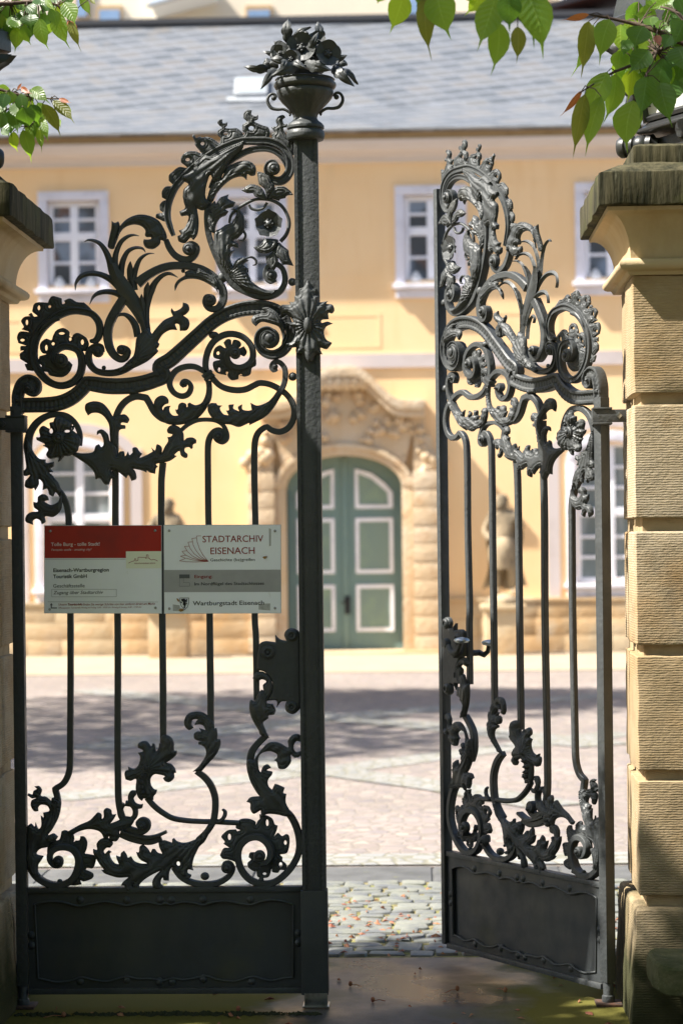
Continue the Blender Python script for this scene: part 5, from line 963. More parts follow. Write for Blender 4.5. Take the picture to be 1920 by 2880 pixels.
# children carry coordinates relative to the palace; sub-parts relative to their part (also at the palace origin)
def pp(mb, name, m, parent=None, sm=None, bv=0):
    mb.v = [(x, y-YF, z) for x, y, z in mb.v]; return mb.build(name, m, parent or pal, sm, bv)
EZ = W(784, 305)[1]; XL, XR = -16.0, 13.0
dcx = W(793, 1400)[0]
def zz(y): return W(793, y)[1]
UW = [W(x, 550)[0] for x in (170, 579, 989, 1402)]
sp_u = (UW[3]-UW[0])/3; UW = [UW[0]+sp_u*i for i in range(-3, 7)]
uz0, uz1 = zz(655), zz(430); uw = (W(1070, 550)[0]-W(906, 550)[0])/2
GWX = [dcx+s*(dcx-W(183, 1200)[0]) for s in (-1, 1)]; gz0, gz1 = zz(1345), zz(1000); gw = (W(285, 1200)[0]-W(82, 1200)[0])/2
dw = (W(925, 1300)[0]-W(660, 1300)[0])/2; dzt, dzs = zz(1046), zz(1120)
def arc(cx, hw, zs, ztop, n=18): return [(cx-hw*cos(pi*i/n), zs+(ztop-zs)*sin(pi*i/n)) for i in range(n+1)]
# wall with real openings, made as vertical strips so that windows and door are recessed
mb = MB(); opens = [(x-uw+.10, x+uw-.10, uz0+.05, uz1-.10) for x in UW]+[(x-gw+.14, x+gw-.14, gz0, gz1-.16) for x in GWX]
xs = sorted(set([XL, XR, dcx-dw, dcx+dw]+[v for o in opens for v in o[:2]]))
for a, b in zip(xs, xs[1:]):
    m_ = (a+b)/2; cuts = sorted([(o[2], o[3]) for o in opens if o[0] < m_ < o[1]]); z = -.1
    if dcx-dw < m_ < dcx+dw: cuts = sorted(cuts+[(-.1, dzt+.02)])
    for c0, c1 in cuts+[(EZ, EZ)]:
        if c0 > z+1e-4: mb.box(a, b, YF, YF+.5, z, c0)
        z = max(z, c1)
pp(mb, 'wall', STUCCO)
pp(MB().box(XL, XR, YF+.55, YF+9, -.1, EZ-.05), 'rear_block', mat('dark_interior', (.04,.038,.036), .9, .1))
pp(MB().box(XL, XR, YF-.035, YF-.002, zz(846), zz(814)), 'string_course', BANDM)
# plinth of ashlar, each side of the portal
mb = MB(); rgp = random.Random(8)
for s in (-1, 1):
    z = -.05
    for cse, hh in enumerate((.27, .25, .24)):
        x = dcx+s*(W(1010, 1400)[0]-dcx)
        while abs(x) < 14:
            L = rgp.uniform(.45, .9); x2 = x+s*L; mb.box(min(x, x2)+.004, max(x, x2)-.002, YF-.09, YF-.003, z+.002, z+hh); x = x2
        z += hh
    xa = dcx+s*(W(1010, 1400)[0]-dcx); mb.box(min(xa, xa+s*12), max(xa, xa+s*12), YF-.11, YF-.004, z+.001, z+.05)
pp(mb, 'plinth', PLINTH, None, 35, .005)
# window makers
def window(x, hw, z0, z1, arched, cut):
    fr = MB(); f_ = .13
    fr.box(x-hw, x-hw+f_, YF-.06, YF+.02, z0, z1-f_).box(x+hw-f_, x+hw, YF-.06, YF+.02, z0, z1-f_)
    if not arched: fr.box(x-hw, x+hw, YF-.06, YF+.02, z1-f_+.001, z1)
    else:
        n = 14; oa = arc(x, hw, z1-.42, z1+.02, n); ia = arc(x, hw-f_, z1-.42, z1-f_, n); fr.v = []; fr.f = []
        fr.box(x-hw, x-hw+f_, YF-.06, YF+.02, z0, z1-.421).box(x+hw-f_, x+hw, YF-.06, YF+.02, z0, z1-.421); fr.band(oa, ia, YF-.06, YF+.02)
    fr.box(x-hw, x+hw, YF-.05, YF-.001, z0-.20, z0-.075)
    w_ = pp(fr, 'window', SURR, None, 35, .006)
    pp(MB().box(x-hw-.04, x+hw+.04, YF-.14, YF+.05, z0-.07, z0-.005), 'sill', SURR, w_, 35, .008)
    iw = hw-f_; sash = MB(); a, b = x-iw, x+iw; y0, y1 = YF+.06, YF+.13; zt = z1-f_
    zm = z0+(zt-z0)*(.60 if not arched else .50); st = .075
    sash.box(a, a+st, y0, y1, z0, zt).box(b-st, b, y0, y1, z0, zt).box(a+st, b-st, y0, y1, z0, z0+st).box(a+st, b-st, y0, y1, zt-st, zt)
    sash.box(x-.055, x+.055, y0-.02, y1, z0+st, zt-st).box(a+st, b-st, y0-.015, y1-.005, zm-.06, zm+.06)
    for za, zb in ((z0+st, zm-.06), (zm+.06, zt-st)):
        nb = 1 if not arched else 2
        for k in range(1, nb+1): zq = za+(zb-za)*k/(nb+1); sash.box(a+st, x-.056, y0+.01, y1-.01, zq-.02, zq+.02).box(x+.056, b-st, y0+.01, y1-.01, zq-.02, zq+.02)
    pp(sash, 'frame', FRAMEW, w_, 35, .004)
    pp(MB().box(a+.02, b-.02, YF+.10, YF+.105, z0+.02, zt-.02), 'pane', GLASSC if arched else GLASS, w_)
    if not arched:
        for sx in (-.22, .24): pp(MB().lathe([(.075, z0+.03), (.08, z0+.10), (.05, z0+.14), (.03, z0+.18)], x+sx, YF+.04, 12), 'sill_ornament', CURT, w_, 50)
for x in UW: window(x, uw, uz0, uz1, False, 0)
for x in GWX: window(x, gw, gz0, gz1, True, 0)
# flat pilaster strips round the ground-floor windows, faint recessed fields above
for x in GWX:
    mb = MB()
    for s in (-1, 1):
        xa = x+s*(gw+.10); mb.box(min(xa, xa+s*.17), max(xa, xa+s*.17), YF-.03, YF-.001, zz(1380), zz(1025))
    mb.band(arc(x, gw+.27, gz1-.40, gz1+.22, 14), arc(x, gw+.10, gz1-.40, gz1+.08, 14), YF-.028, YF-.001)
    pp(mb, 'window_surround', BANDM)
for i in range(len(UW)-1):
    xm = (UW[i]+UW[i+1])/2
    for z0, z1 in ((uz0+.1, uz1+.05), (zz(800), zz(720))):
        mb = MB(); mb.band([(xm-.55, z0), (xm+.55, z0), (xm+.55, z1), (xm-.55, z1), (xm-.55, z0)], [(xm-.50, z0+.05), (xm+.50, z0+.05), (xm+.50, z1-.05), (xm-.50, z1-.05), (xm-.50, z0+.05)], YF-.005, YF-.0005); pp(mb, 'wall_field', STUCCO)
# cornice and eaves
z0 = zz(372); mb = MB()
prof = [(.0, z0-.02), (.05, z0), (.06, z0+.05), (.10, z0+.06), (.13, zz(360)), (.13, zz(358)), (.26, zz(352)), (.30, zz(345)), (.34, zz(338)), (.36, zz(331))]
v = []; f = []
for d, z in prof: v += [(XL, YF-d, z), (XR, YF-d, z)]
n = len(prof); v += [(XL, YF-.001, prof[-1][1]), (XR, YF-.001, prof[-1][1])]; f = [(2*i, 2*i+1, 2*i+3, 2*i+2) for i in range(n)]
mb.add(v, f); pp(mb, 'cornice', CORN)
pp(MB().box(XL, XR, YF-.34, YF-.001, zz(331)+.001, zz(312)), 'eaves_board', SOFF)
pp(MB().box(XL, XR, YF-.50, YF-.30, zz(316)+.02, zz(309)), 'gutter', ZINC, None, 35, .02)
# slate roof: flatter foot, steeper slope to the ridge
def roof_z(t): return t
ez = zz(311); rp = [(YF-.46, ez), (YF+.45, ez+.50)]; rz_ = None
for k in range(400):
    t = k*.02; y = YF+.45+t*cos(radians(47)); z = ez+.50+t*sin(radians(47))
    if (z-CAM[2])/(y-CAM[1]) >= (zz(46)-CAM[2])/(YF-CAM[1]): break
rp.append((y, z)); RY, RZ = y, z; rp.append((y+2.6, z-2.6))
for i in range(3):
    (ya, za), (yb, zb_) = rp[i], rp[i+1]; L = hypot(yb-ya, zb_-za); an = atan2(zb_-za, yb-ya)
    o = MB().box(XL, XR, 0, L, -.05, 0).build('roof', SLATE, pal, None); o.location = (0, ya-YF, za); o.rotation_euler.x = an
    if i == 1: roofo = o
o = MB().box(XL, XR, -.10, .12, -.02, .06).build('ridge', mat('dark_ridge', (.05,.05,.055), .6, .4), pal, None); o.location = (0, RY-YF, RZ-.01)
# skylight on the slope
q = W(577, 195, YF+1.3); an = radians(47)
sk_ = MB().box(-.24, .24, -.20, .20, 0, .07).build('skylight', ZINC, pal, 35, .01)
tt = 0
ysl = YF+.45
for k in range(300):
    t = k*.01; y = YF+.45+t*cos(an); z = ez+.50+t*sin(an)
    if (z-CAM[2])/(y-CAM[1]) >= (zz(203)-CAM[2])/(YF-CAM[1]): break
px_ = CAM[0]+ray(577*D_, 195*D_)[0]/ray(577*D_, 195*D_)[1]*(y-CAM[1])
sk_.location = (px_, y-YF, z+.01); sk_.rotation_euler.x = an
MB().box(-.19, .19, -.16, .16, .0705, .078).build('skylight_pane', mat('bright_skylight_glass', (.30,.35,.38), .2, .5), sk_)
MB().box(-.34, .30, -.30, -.201, .002, .02).build('flashing', ZINC, sk_)
# portal
por_o = pp(MB().box(dcx-dw-.3, dcx+dw+.3, YF+.26, YF+.34, dzt+.03, dzt+.3), 'portal', PORTAL); J = W(1010, 1200)[0]-dcx; j1 = W(948, 1200)[0]-dcx; zc = zz(1085)
for s in (-1, 1):
    por = MB()
    # inner jamb moulding
    por.box(min(dcx+s*dw, dcx+s*j1), max(dcx+s*dw, dcx+s*j1), YF-.16, YF+.25, 0, dzs)
    # rusticated pilaster
    z = 0; k = 0; H = zc/10
    while z < zc-.02:
        a, b = dcx+s*(j1+.004), dcx+s*(J if k % 2 == 0 else J-.008); por.box(min(a, b), max(a, b), YF-.24-.006*(k % 2), YF, z+.005, z+H-.005); z += H; k += 1
    a, b = dcx+s*(j1+.02), dcx+s*(J-.02); por.box(min(a, b), max(a, b), YF-.20, YF, 0, zc)
    pp(por, 'pilaster', PORTAL, por_o, 35, .006)
ad = MB(); n = 20
ad.band(arc(dcx, j1, dzs, dzt+(j1-dw)*1.0, n), arc(dcx, dw, dzs, dzt, n), YF-.17, YF+.25)
ad.band(arc(dcx, j1+.02, dzs, dzt+(j1-dw)*1.06, n), arc(dcx, j1-.06, dzs, dzt+(j1-dw)-.06, n), YF-.21, YF-.05)
pp(ad, 'arch', PORTAL, por_o, 35, .01)
# spandrel and carved field under the swept pediment
zp = zz(962); hwc = W(975, 960)[0]-dcx; zpk = zz(872)
ped = []
for i in range(25):
    t = i/24; x = -hwc+2*hwc*t; ax = abs(x)/hwc
    zt = zp+(zpk-zp-.08)*(.5+.5*cos(pi*min(1, max(0, (ax-.12)/.62)))) if ax < .74 else zp
    ped.append((dcx+x, zt))
body = [(dcx+J+.02, zc), (dcx+J-.01, zz(1020)), (dcx+J-.16, zz(1000)), (dcx+hwc-.16, zp-.02)]+ped[::-1]+[(dcx-hwc+.16, zp-.02), (dcx-J+.16, zz(1000)), (dcx-J+.01, zz(1020)), (dcx-J-.02, zc)]+arc(dcx, j1, max(dzs, dzs), dzt+(j1-dw), n)
bm_ = MB()
top = ped; bot = []
ia = arc(dcx, j1+.01, dzs, dzt+(j1-dw)+.01, 40)
for x, _ in top:
    c = [p for p in ia if abs(p[0]-x) < .06]; bot.append((x, max([p[1] for p in c]) if c and abs(x-dcx) < j1-.02 else zz(1005)))
bm_.band(top, bot, YF-.15, YF)
for s in (-1, 1):
    a, b = dcx+s*(j1+.02), dcx+s*(J+.03); pts = [(a, zc), (b, zc), (b, zz(1062)), (dcx+s*(J-.06), zz(1035)), (dcx+s*(J-.12), zz(1004)), (a, zz(1004))]; bm_.prism(pts, YF-.17, YF-.001)
pp(bm_, 'pediment_field', PORTAL, por_o, 35)
cb = MB(); up_ = [(x, z+.10) for x, z in ped]
cb.band(up_, ped, YF-.36, YF); cb.band([(x, z+.14) for x, z in up_], [(x, z+.001) for x, z in up_], YF-.42, YF)
cc = pp(cb, 'pediment_cornice', PORTAL, por_o, 35, .008)
cm = MB(); rgc = random.Random(21)
for s in (-1, 1):
    for (dx, y, r) in ((.66, 1045, .17), (.74, 1062, .14), (.82, 1050, .12), (.70, 1078, .12), (.62, 1000, .10), (.30, 985, .12), (.44, 1000, .10), (.52, 978, .11), (.20, 1000, .11), (.38, 965, .10), (.12, 960, .13), (.26, 940, .11), (.10, 920, .12), (.34, 905, .11)):
        cx, cz = dcx+s*dx*J/.80, zz(y)
        for k in range(3):
            ox, oz, rr = rgc.uniform(-.09, .09), rgc.uniform(-.08, .08), r*rgc.uniform(.4, .8)
            cm.lathe([(max(.003, sin(pi*i/5))*rr, -cos(pi*i/5)*rr*.9+cz+oz) for i in range(6)], cx+ox, YF-.16, 7)
for dx in (-.3, -.18, -.06, .06, .18, .3): cm.lathe([(max(.003, sin(pi*i/5))*.11, -cos(pi*i/5)*.13+zz(880)) for i in range(6)], dcx+dx, YF-.30, 8)
pp(cm, 'carving', PORTAL, por_o, 60)
# door leaves
yd = YF+.20; dr = MB(); da = arc(dcx, dw, dzs, dzt, 30)
dp = [(dcx-dw, 0.005)]+da+[(dcx+dw, .005)]
dr.prism(dp, yd, yd+.08); door = pp(dr, 'door', DOORG, None, 30)
pp(MB().box(dcx-.045, dcx+.045, yd-.03, yd-.001, .01, dzt-.02), 'door_post', DOORG, door, 30, .008)
def fieldrect(s, xa, xb, za, zb_, slope=False):
    A, B = dcx+s*xa, dcx+s*xb
    if not slope: out = [(A, za), (B, za), (B, zb_), (A, zb_), (A, za)]
    else: out = [(A, za), (B, za), (B, za+(zb_-za)*.40), (A+(B-A)*.80, za+(zb_-za)*.62), (A+(B-A)*.45, za+(zb_-za)*.88), (A, zb_), (A, za)]
    cx, cz = (A+B)/2, (za+zb_)/2; k = .052
    inn = []
    for i, (x, z) in enumerate(out):
        if slope:
            ctr = (cx-(B-A)*.08, za+(zb_-za)*.40); d = hypot(x-ctr[0], z-ctr[1]); inn.append((x+(ctr[0]-x)*k*1.45/d, z+(ctr[1]-z)*k*1.45/d))
        else: inn.append((x+(k if x < cx else -k), z+(k if z < cz else -k)))
    pp(MB().band(out, inn, yd-.035, yd-.0005), 'door_moulding', FRAMEW, door, 30)
    pp(MB().prism(inn[:-1], yd-.012, yd-.0003), 'door_panel', DOORP, door, 30)
xa, xb = W(816, 1300)[0]-dcx+.0, W(903, 1300)[0]-dcx
for s in (-1, 1):
    fieldrect(s, xa, xb, zz(1452), zz(1344)); fieldrect(s, xa, xb, zz(1318), zz(1190)); fieldrect(s, xa, xb, zz(1168), zz(1076), True)
pp(MB().lathe([(.02, -.05), (.045, -.04), (.05, -.02), (.02, 0)], W(795, 1390)[0]-0, 0, 10), 'door_handle', INKD, door) if 0 else None
hx_, hz_ = W(797, 1392); m2 = MB().box(hx_-.04, hx_+.04, yd-.05, yd-.03, hz_-.12, hz_+.14); m2.tube([(hx_, yd-.05, hz_+.05), (hx_, yd-.10, hz_+.05), (hx_-.09, yd-.10, hz_+.05)], .015, 6); pp(m2, 'door_handle', INKD, door)
pp(MB().box(dcx-J, dcx+J, YF-.45, YF+.3, -.06, .035), 'doorstep', PLINTH, None, 35, .01)
# ------------------------------------------------------------------ statues on pedestals before the wall
def statue(dx, label, flip):
    X = W(dx, 1385)[0]; Y = YF-.75; z0 = zz(1388)*.97; e = empty('statue', (X, Y, 0), label, 'statue', 'stone statues beside the portal')
    kz = (Y-CAM[1])/(YF-CAM[1]); zb_ = CAM[2]+(zz(1386)-CAM[2])*kz; zt = CAM[2]+(zz(1136)-CAM[2])*kz; Hh = zt-zb_
    MB().box(-.26, .26, -.26, .26, -.05, zb_-.10).build('pedestal', PLINTH, e, 35, .01); MB().box(-.31, .31, -.31, .31, zb_-.0995, zb_-.03).build('pedestal_cap', PLINTH, e, 35, .01)
    b = MB().lathe([(.24, zb_-.029), (.25, zb_+.02), (.20, zb_+.07), (.13, zb_+.10), (.05, zb_+.12)], 0, 0, 14).build('rock_base', STATUE, e, 60)
    s = flip; h = Hh-.08; zb2 = zb_+.08
    J_ = {'pelvis':((0,0,.50),.095),'waist':((.012*s,0,.60),.080),'chest':((.02*s,-.01,.73),.100),'neck':((.01*s,-.01,.83),.045),'head':((0,-.02,.885),.058),'crown':((0,-.015,.945),.050),
          'hipR':((-.055,0,.47),.075),'kneeR':((-.06,-.03,.27),.050),'ankR':((-.06,.01,.06),.030),'toeR':((-.075,-.07,.025),.026),
          'hipL':((.055,0,.47),.075),'kneeL':((.085,-.07,.28),.052),'ankL':((.09,.0,.06),.030),'toeL':((.11,-.08,.025),.026),
          'shR':((-.095,0,.775),.055),'elR':((-.17,.02,.62),.038),'haR':((-.11,-.09,.53),.030),'shL':((.115,0,.775),.055),'elL':((.19,-.02,.65),.040),'haL':((.15,-.10,.72),.030)}
    E_ = [('pelvis','waist'),('waist','chest'),('chest','neck'),('neck','head'),('head','crown'),('pelvis','hipR'),('hipR','kneeR'),('kneeR','ankR'),('ankR','toeR'),('pelvis','hipL'),('hipL','kneeL'),('kneeL','ankL'),('ankL','toeL'),('chest','shR'),('shR','elR'),('elR','haR'),('chest','shL'),('shL','elL'),('elL','haL')]
    nm = list(J_); me = bpy.data.meshes.new('figure'); me.from_pydata([(J_[k][0][0]*h*s, J_[k][0][1]*h, J_[k][0][2]*h/.99+zb2) for k in nm], [(nm.index(a), nm.index(c)) for a, c in E_], [])
    o = bpy.data.objects.new('tmp', me); COL.objects.link(o); sm = o.modifiers.new('s', 'SKIN'); o.modifiers.new('d', 'SUBSURF').levels = 2
    for i, k in enumerate(nm): r = J_[k][1]*h; me.skin_vertices[0].data[i].radius = (r, r)
    me.skin_vertices[0].data[0].use_root = True
    dg = bpy.context.evaluated_depsgraph_get(); dg.update(); m2 = bpy.data.meshes.new_from_object(o.evaluated_get(dg)); bpy.data.objects.remove(o)
    link('figure', m2, STATUE, e, 80)
    # cloak falling from one shoulder behind the legs, and a drape round the hips
    v = []; f = []; nu, nv = 14, 16
    for i in range(nv+1):
        t = i/nv; z = zb2+h*(.80-.72*t)
        for j in range(nu+1):
            q = j/nu*2-1; wv = h*(.13+.10*t*(1-.3*t)+.03*sin(t*7)); v.append((s*(q*wv+.02*h), h*(.05+.05*q*q*-1+.03*sin(q*9+t*3)+.03*t), z+.02*h*sin(q*5+t*4)))
    for i in range(nv):
        for j in range(nu): f.append((i*(nu+1)+j, (i+1)*(nu+1)+j, (i+1)*(nu+1)+j+1, i*(nu+1)+j+1))
    k0 = len(v); v += [(x, y+.02, z) for x, y, z in v]; f += [tuple(k0+q for q in c[::-1]) for c in f]
    new_mesh('cloak', v, f, STATUE, e, 70)
    d = MB().lathe([(.085*h, zb2+.57*h), (.115*h, zb2+.54*h), (.13*h, zb2+.46*h), (.135*h, zb2+.36*h), (.115*h, zb2+.26*h), (.10*h, zb2+.27*h)], .01, 0, 30, 'z', lambda a, hh: 1+.09*sin(a*6+hh*14)); d.build('drape', STATUE, e, 70)
    hr = MB().lathe([(max(.004, sin(pi*i/7))*.066*h, -cos(pi*i/7)*.062*h+zb2+h*.93) for i in range(8)], 0, .004, 12, 'z', lambda a, hh: 1+.1*sin(a*5+hh*60)); hr.build('hair', STATUE, e, 70)
statue(1150, 'weathered stone statue right of the green door, seen through the open leaf', 1)
statue(402, 'weathered stone statue left of the green door, its body behind the signs', -1)
# ------------------------------------------------------------------ houses behind the palace
hb_ = empty('rear_house', (0, 40, 0), 'cream house rising behind the slate roof, with small blue windows', 'building'); YB = 40
MB().box(-20, 14, 0, 8, 0, 19).build('wall', BACKW, hb_)
for (x0, y0, x1, y1) in ((570, 24, 620, 60), (230, 24, 276, 60), (1180, -10, 1250, 50), (930, -40, 985, 50), (178, -30, 200, 40)):
    a = W(x0, y1, YB); b = W(x1, y0, YB)
    wo = MB().box(a[0]-.05, b[0]+.05, -.06, -.002, a[1]-.05, b[1]+.10).build('window', SOFF, hb_); MB().box(a[0], b[0], -.08, -.0605, a[1], b[1]).build('pane', BLUEW, wo)
a = W(360, 40, YB); b = W(500, 0, YB); wo = MB().prism([(a[0], W(360, 42, YB)[1]), (b[0], W(500, 8, YB)[1]), (b[0], W(500, -25, YB)[1]), (a[0], W(360, -25, YB)[1])], -1.2, -.002).build('bay', mat('pale_blue_bay', (.62,.68,.76), .6, .3), hb_); MB().prism([(a[0]-.05, W(360, 50, YB)[1]), (b[0]+.02, W(500, 9, YB)[1]), (b[0]+.02, W(500, 4, YB)[1]), (a[0]-.05, W(360, 43, YB)[1])], -1.35, -1.201).build('gutter', ZINC, wo)
rh = empty('red_roofed_house', (0, 36, 0), 'house with red tiled roof showing behind the slate roof at upper right', 'building'); YR = 36
a = W(1190, 58, YR)[0]; b = W(1640, 40, YR)[0]; z0, z1 = W(1300, 60, YR)[1], W(1300, 22, YR)[1]
MB().box(a+.2, b, .2, 6, 0, z0-.05).build('wall', BACKW, rh)
MB().add([(a, 0, z0), (b, 0, z0), (b, 2.2, z1+.4), (a, 2.2, z1+.4), (a, .2, z0-.12), (b, .2, z0-.12), (b, 2.4, z1+.25), (a, 2.4, z1+.25)], [(0, 1, 2, 3), (7, 6, 5, 4), (0, 4, 5, 1), (3, 2, 6, 7), (0, 3, 7, 4), (1, 5, 6, 2)]).build('roof', REDROOF, rh)
MB().box(a+1.0, b, 2.45, 3.0, z1-.2, z1+2.5).build('wall', mat('white_gable', (.72,.74,.78), .8, .2), rh); MB().prism([(a+.2, z1+.05), (b, z1+1.0), (b, z1+1.12), (a+.2, z1+.17)], .6, 2.4).build('verge', INKD, rh)
# ------------------------------------------------------------------ unseen wing on the left, added as a shadow caster for the court
wing = empty('added_side_wing', (-13, 14, 0), 'added unseen wing left of the court, yellow with pointed slate roof, to cast shade', 'building')
mb = MB().box(-7, 0, -7.4, 3.6, 0, 8.4); mb.build('wall', STUCCO, wing)
MB().add([(-7.4, -7.7, 8.35), (.4, -7.7, 8.35), (.4, 3.9, 8.35), (-7.4, 3.9, 8.35), (-3.5, -4.2, 12.0), (-3.5, .4, 12.0)], [(0, 3, 2, 1), (0, 1, 4), (1, 2, 5, 4), (2, 3, 5), (3, 0, 4, 5)]).build('roof', SLATE, wing)
# unseen house and trees behind the camera, added to block sky light
sh_ = empty('added_street_house', (0, -24, 0), 'added unseen house of dark stone behind the viewpoint, blocking sky light', 'building'); mb = MB().box(-22, 22, -8, 0, 0, 11); mb.build('wall', mat('dark_street_stone', (.16,.14,.115), .9, .2, [(2,(.10,.09,.08),.4,.7,5,None)]), sh_)
MB().add([(-22.5, -8.5, 11), (22.5, -8.5, 11), (22.5, .5, 11), (-22.5, .5, 11), (-20, -4, 15.5), (20, -4, 15.5)], [(0, 3, 2, 1), (0, 1, 5, 4), (1, 2, 5), (2, 3, 4, 5), (3, 0, 4)]).build('roof', SLATE, sh_)
# ------------------------------------------------------------------ cherry trees beside the gateway
class Leaves:
    def __init__(s): s.v = []; s.f = []; s.uv = []; s.mi = []
    def leaf(s, b, t, w, roll, m, fold=.35, bow=.06, seed=0):
        b = np.array(b, float); t = np.array(t, float); L = np.linalg.norm(t-b); a = (t-b)/L; rg = random.Random(seed)
        ref = np.array([0, -1, 0.]); nrm = ref-a*ref.dot(a); nrm /= np.linalg.norm(nrm)+1e-9; sd = np.cross(a, nrm); sd, nrm = sd*cos(roll)+nrm*sin(roll), nrm*cos(roll)-sd*sin(roll)
        nv, nu = 14, 5; k0 = len(s.v); side = rg.uniform(-.07, .07)
        for i in range(nv+1):
            q = i/nv
            env = sin(pi*min(1, q/.80)**.85)**.82 if q < .80 else .0
            env = max(env, .10*(1-q)/.2 if q > .74 else 0, .0) if q > .05 else q*3
            tipc = max(0, q-.75)*rg.uniform(-.0, .0)
            for j in range(nu):
                h = (j-2)/2; ser = 1+.035*(i % 2)*(abs(h) == 1)
                p = b+a*(L*q)+sd*(h*w*env*ser+L*side*sin(pi*q))+nrm*(bow*L*sin(pi*q)*1.2+fold*abs(h)*w*env*.8+.012*sin(q*16+h*4+seed)*abs(h)*L*.6)
                s.v.append(tuple(p)); s.uv.append((h, q))
        for i in range(nv):
            for j in range(nu-1): s.f.append((k0+i*nu+j, k0+i*nu+j+1, k0+(i+1)*nu+j+1, k0+(i+1)*nu+j)); s.mi.append(m)
    def build(s, name, parent):
        me = bpy.data.meshes.new(name); me.from_pydata(s.v, [], s.f); me.update(); uvl = me.uv_layers.new(name='UVMap')
        for lp in me.loops: uvl.data[lp.index].uv = s.uv[lp.vertex_index]
        for m in LEAFM: me.materials.append(m)
        me.polygons.foreach_set('material_index', s.mi); me.polygons.foreach_set('use_smooth', [True]*len(s.f))
        o = bpy.data.objects.new(name, me); COL.objects.link(o); o.parent = parent; return o
def spray(lv, c, data, Y, seed):
    rg = random.Random(seed); sc = CROP[c][2]; bases = []
    for d in data:
        bx, by, tx, ty, w_, m = d[:6]; y = Y+(d[6] if len(d) > 6 else rg.uniform(-.10, .10))
        b = P(*src(c, bx, by), y); t = P(*src(c, tx, ty), y+rg.uniform(-.06, .03)); dist = (y+7.9)/7.9
        lv.leaf(b, t, w_*1.18/sc*KM*dist, rg.uniform(-.38, .38), m, rg.uniform(.08, .3), rg.uniform(-.03, .09), rg.randrange(999)); bases.append(b)
    return bases
def twig(mb, pts, r0, r1):
    c, par = catmull([(p[0], p[2], False) for p in pts], False, .05); ys = np.interp(par, range(len(pts)), [p[1] for p in pts])
    mb.tube([(a[0], y, a[1]) for a, y in zip(c, ys)], list(np.linspace(r0, r1, len(c))), 7)
def tree(loc, label):
    return empty('cherry_tree', loc, label, 'tree')
def crown_cloud(lv, blobs, n, seed, keep, origin):
    """loose leaf cloud along random shoots inside the crown"""
    rg = random.Random(seed)
    for _ in range(n):
        c, r = rg.choice(blobs)
        d = Vector((rg.gauss(0, 1), rg.gauss(0, 1), rg.gauss(0, 1))).normalized()*(rg.random()**.4)
        p = np.array([c[i]+d[i]*r[i] for i in range(3)])
        L = rg.uniform(.13, .20)
        for q in range(3):
            b = p+np.array([rg.uniform(-.06, .06) for _ in range(3)]); t = b+np.array([rg.uniform(-.6, .6), rg.uniform(-.6, .6), -rg.uniform(.3, 1)])*L
            if keep(b) and keep(t): lv_simple(lv, b-origin, t-origin, L*.24, rg.choice((0, 0, 1, 1, 2)), rg.uniform(-1, 1))
def lv_simple(lv, b, t, w_, m, roll):
    a = (t-b)/np.linalg.norm(t-b); ref = np.array([.3, -1, .2]); n_ = ref-a*ref.dot(a); n_ /= np.linalg.norm(n_); sd = np.cross(a, n_); sd = sd*cos(roll*3)+n_*sin(roll*3)
    k = len(lv.v); mid = b*.55+t*.45
    for p, uv in ((b, (0, 0)), (mid+sd*w_, (1, .45)), (t, (0, 1)), (mid-sd*w_, (-1, .45))): lv.v.append(tuple(p)); lv.uv.append(uv)
    lv.f.append((k, k+1, k+2, k+3)); lv.mi.append(m)
def in_view(p, mgn=40):
    q = RM.T @ (np.array(p)-CAM)
    if q[2] > -.2: return False
    k = (FLEN/36)/-q[2]; x, y = 960+2880*q[0]*k, 1440-2880*(q[1]*k-SHIFT)
    return -mgn < x < 1920+mgn and -mgn < y < 2880+mgn
# right-hand tree: sprays over the lantern and across the top
tr = tree((2.35, -1.5, 0), 'cherry tree right of the gateway, its leaf sprays hanging before the right lantern'); o_r = np.array([2.35, -1.5, 0])
lv = Leaves()
SQ = [(440,250,350,940,95,3,.05),(500,290,222,930,62,0,.15),(695,230,565,790,120,0,0),(1090,310,985,605,125,1,-.1),(665,855,415,1470,130,0,-.02),(395,1120,250,1905,88,3,-.08),(590,1150,400,1870,98,0,-.05),(765,880,605,1490,105,0,.03),(965,830,898,1225,105,2,.10),(975,1195,905,1840,150,0,-.12),(1135,915,1050,1445,130,1,-.15),(1290,980,1442,1530,130,1,-.04),(1335,700,1230,1270,125,1,.06),(1155,600,900,900,120,1,-.02),
 (1455,-30,1160,112,85,2,.05),(1250,180,955,172,105,0,.08),(1580,250,1440,570,130,1,-.18),(1500,560,1575,920,150,1,-.2),(965,560,765,930,105,0,.12),(1275,560,1180,835,52,2,.1),(1385,760,1432,1065,52,2,.08),(445,172,105,242,34,4,.0),(1000,520,780,592,48,1,.05),(1145,480,1010,604,66,2,.12),(362,1078,85,1402,32,4,.02),(1540,100,1380,260,80,1,.05),(1500,-20,1568,200,90,1,-.1),(1240,110,1100,-30,60,0,.1),(1420,420,1330,600,90,1,-.1),(1250,420,1290,560,40,4,-.12),(1560,700,1500,1010,110,1,.1),(1180,200,1210,330,80,0,.0),(1350,60,1480,130,70,0,.05),(1060,860,1110,1000,80,1,.1),(1210,930,1260,1060,90,2,.12),(900,480,850,700,60,1,.1),(1400,300,1480,420,90,0,.0),(1330,250,1250,390,80,0,.03),(1480,640,1400,860,110,1,.12),(830,600,800,900,90,0,.1),(1200,760,1150,1000,90,0,.1),(1380,880,1330,1180,110,1,.1),(700,940,690,1250,80,0,.1),(1300,-30,1240,120,90,2,.1),(1080,700,1000,960,90,0,.12),(1440,420,1540,640,110,1,.05),(1500,950,1480,1240,90,1,.15)]
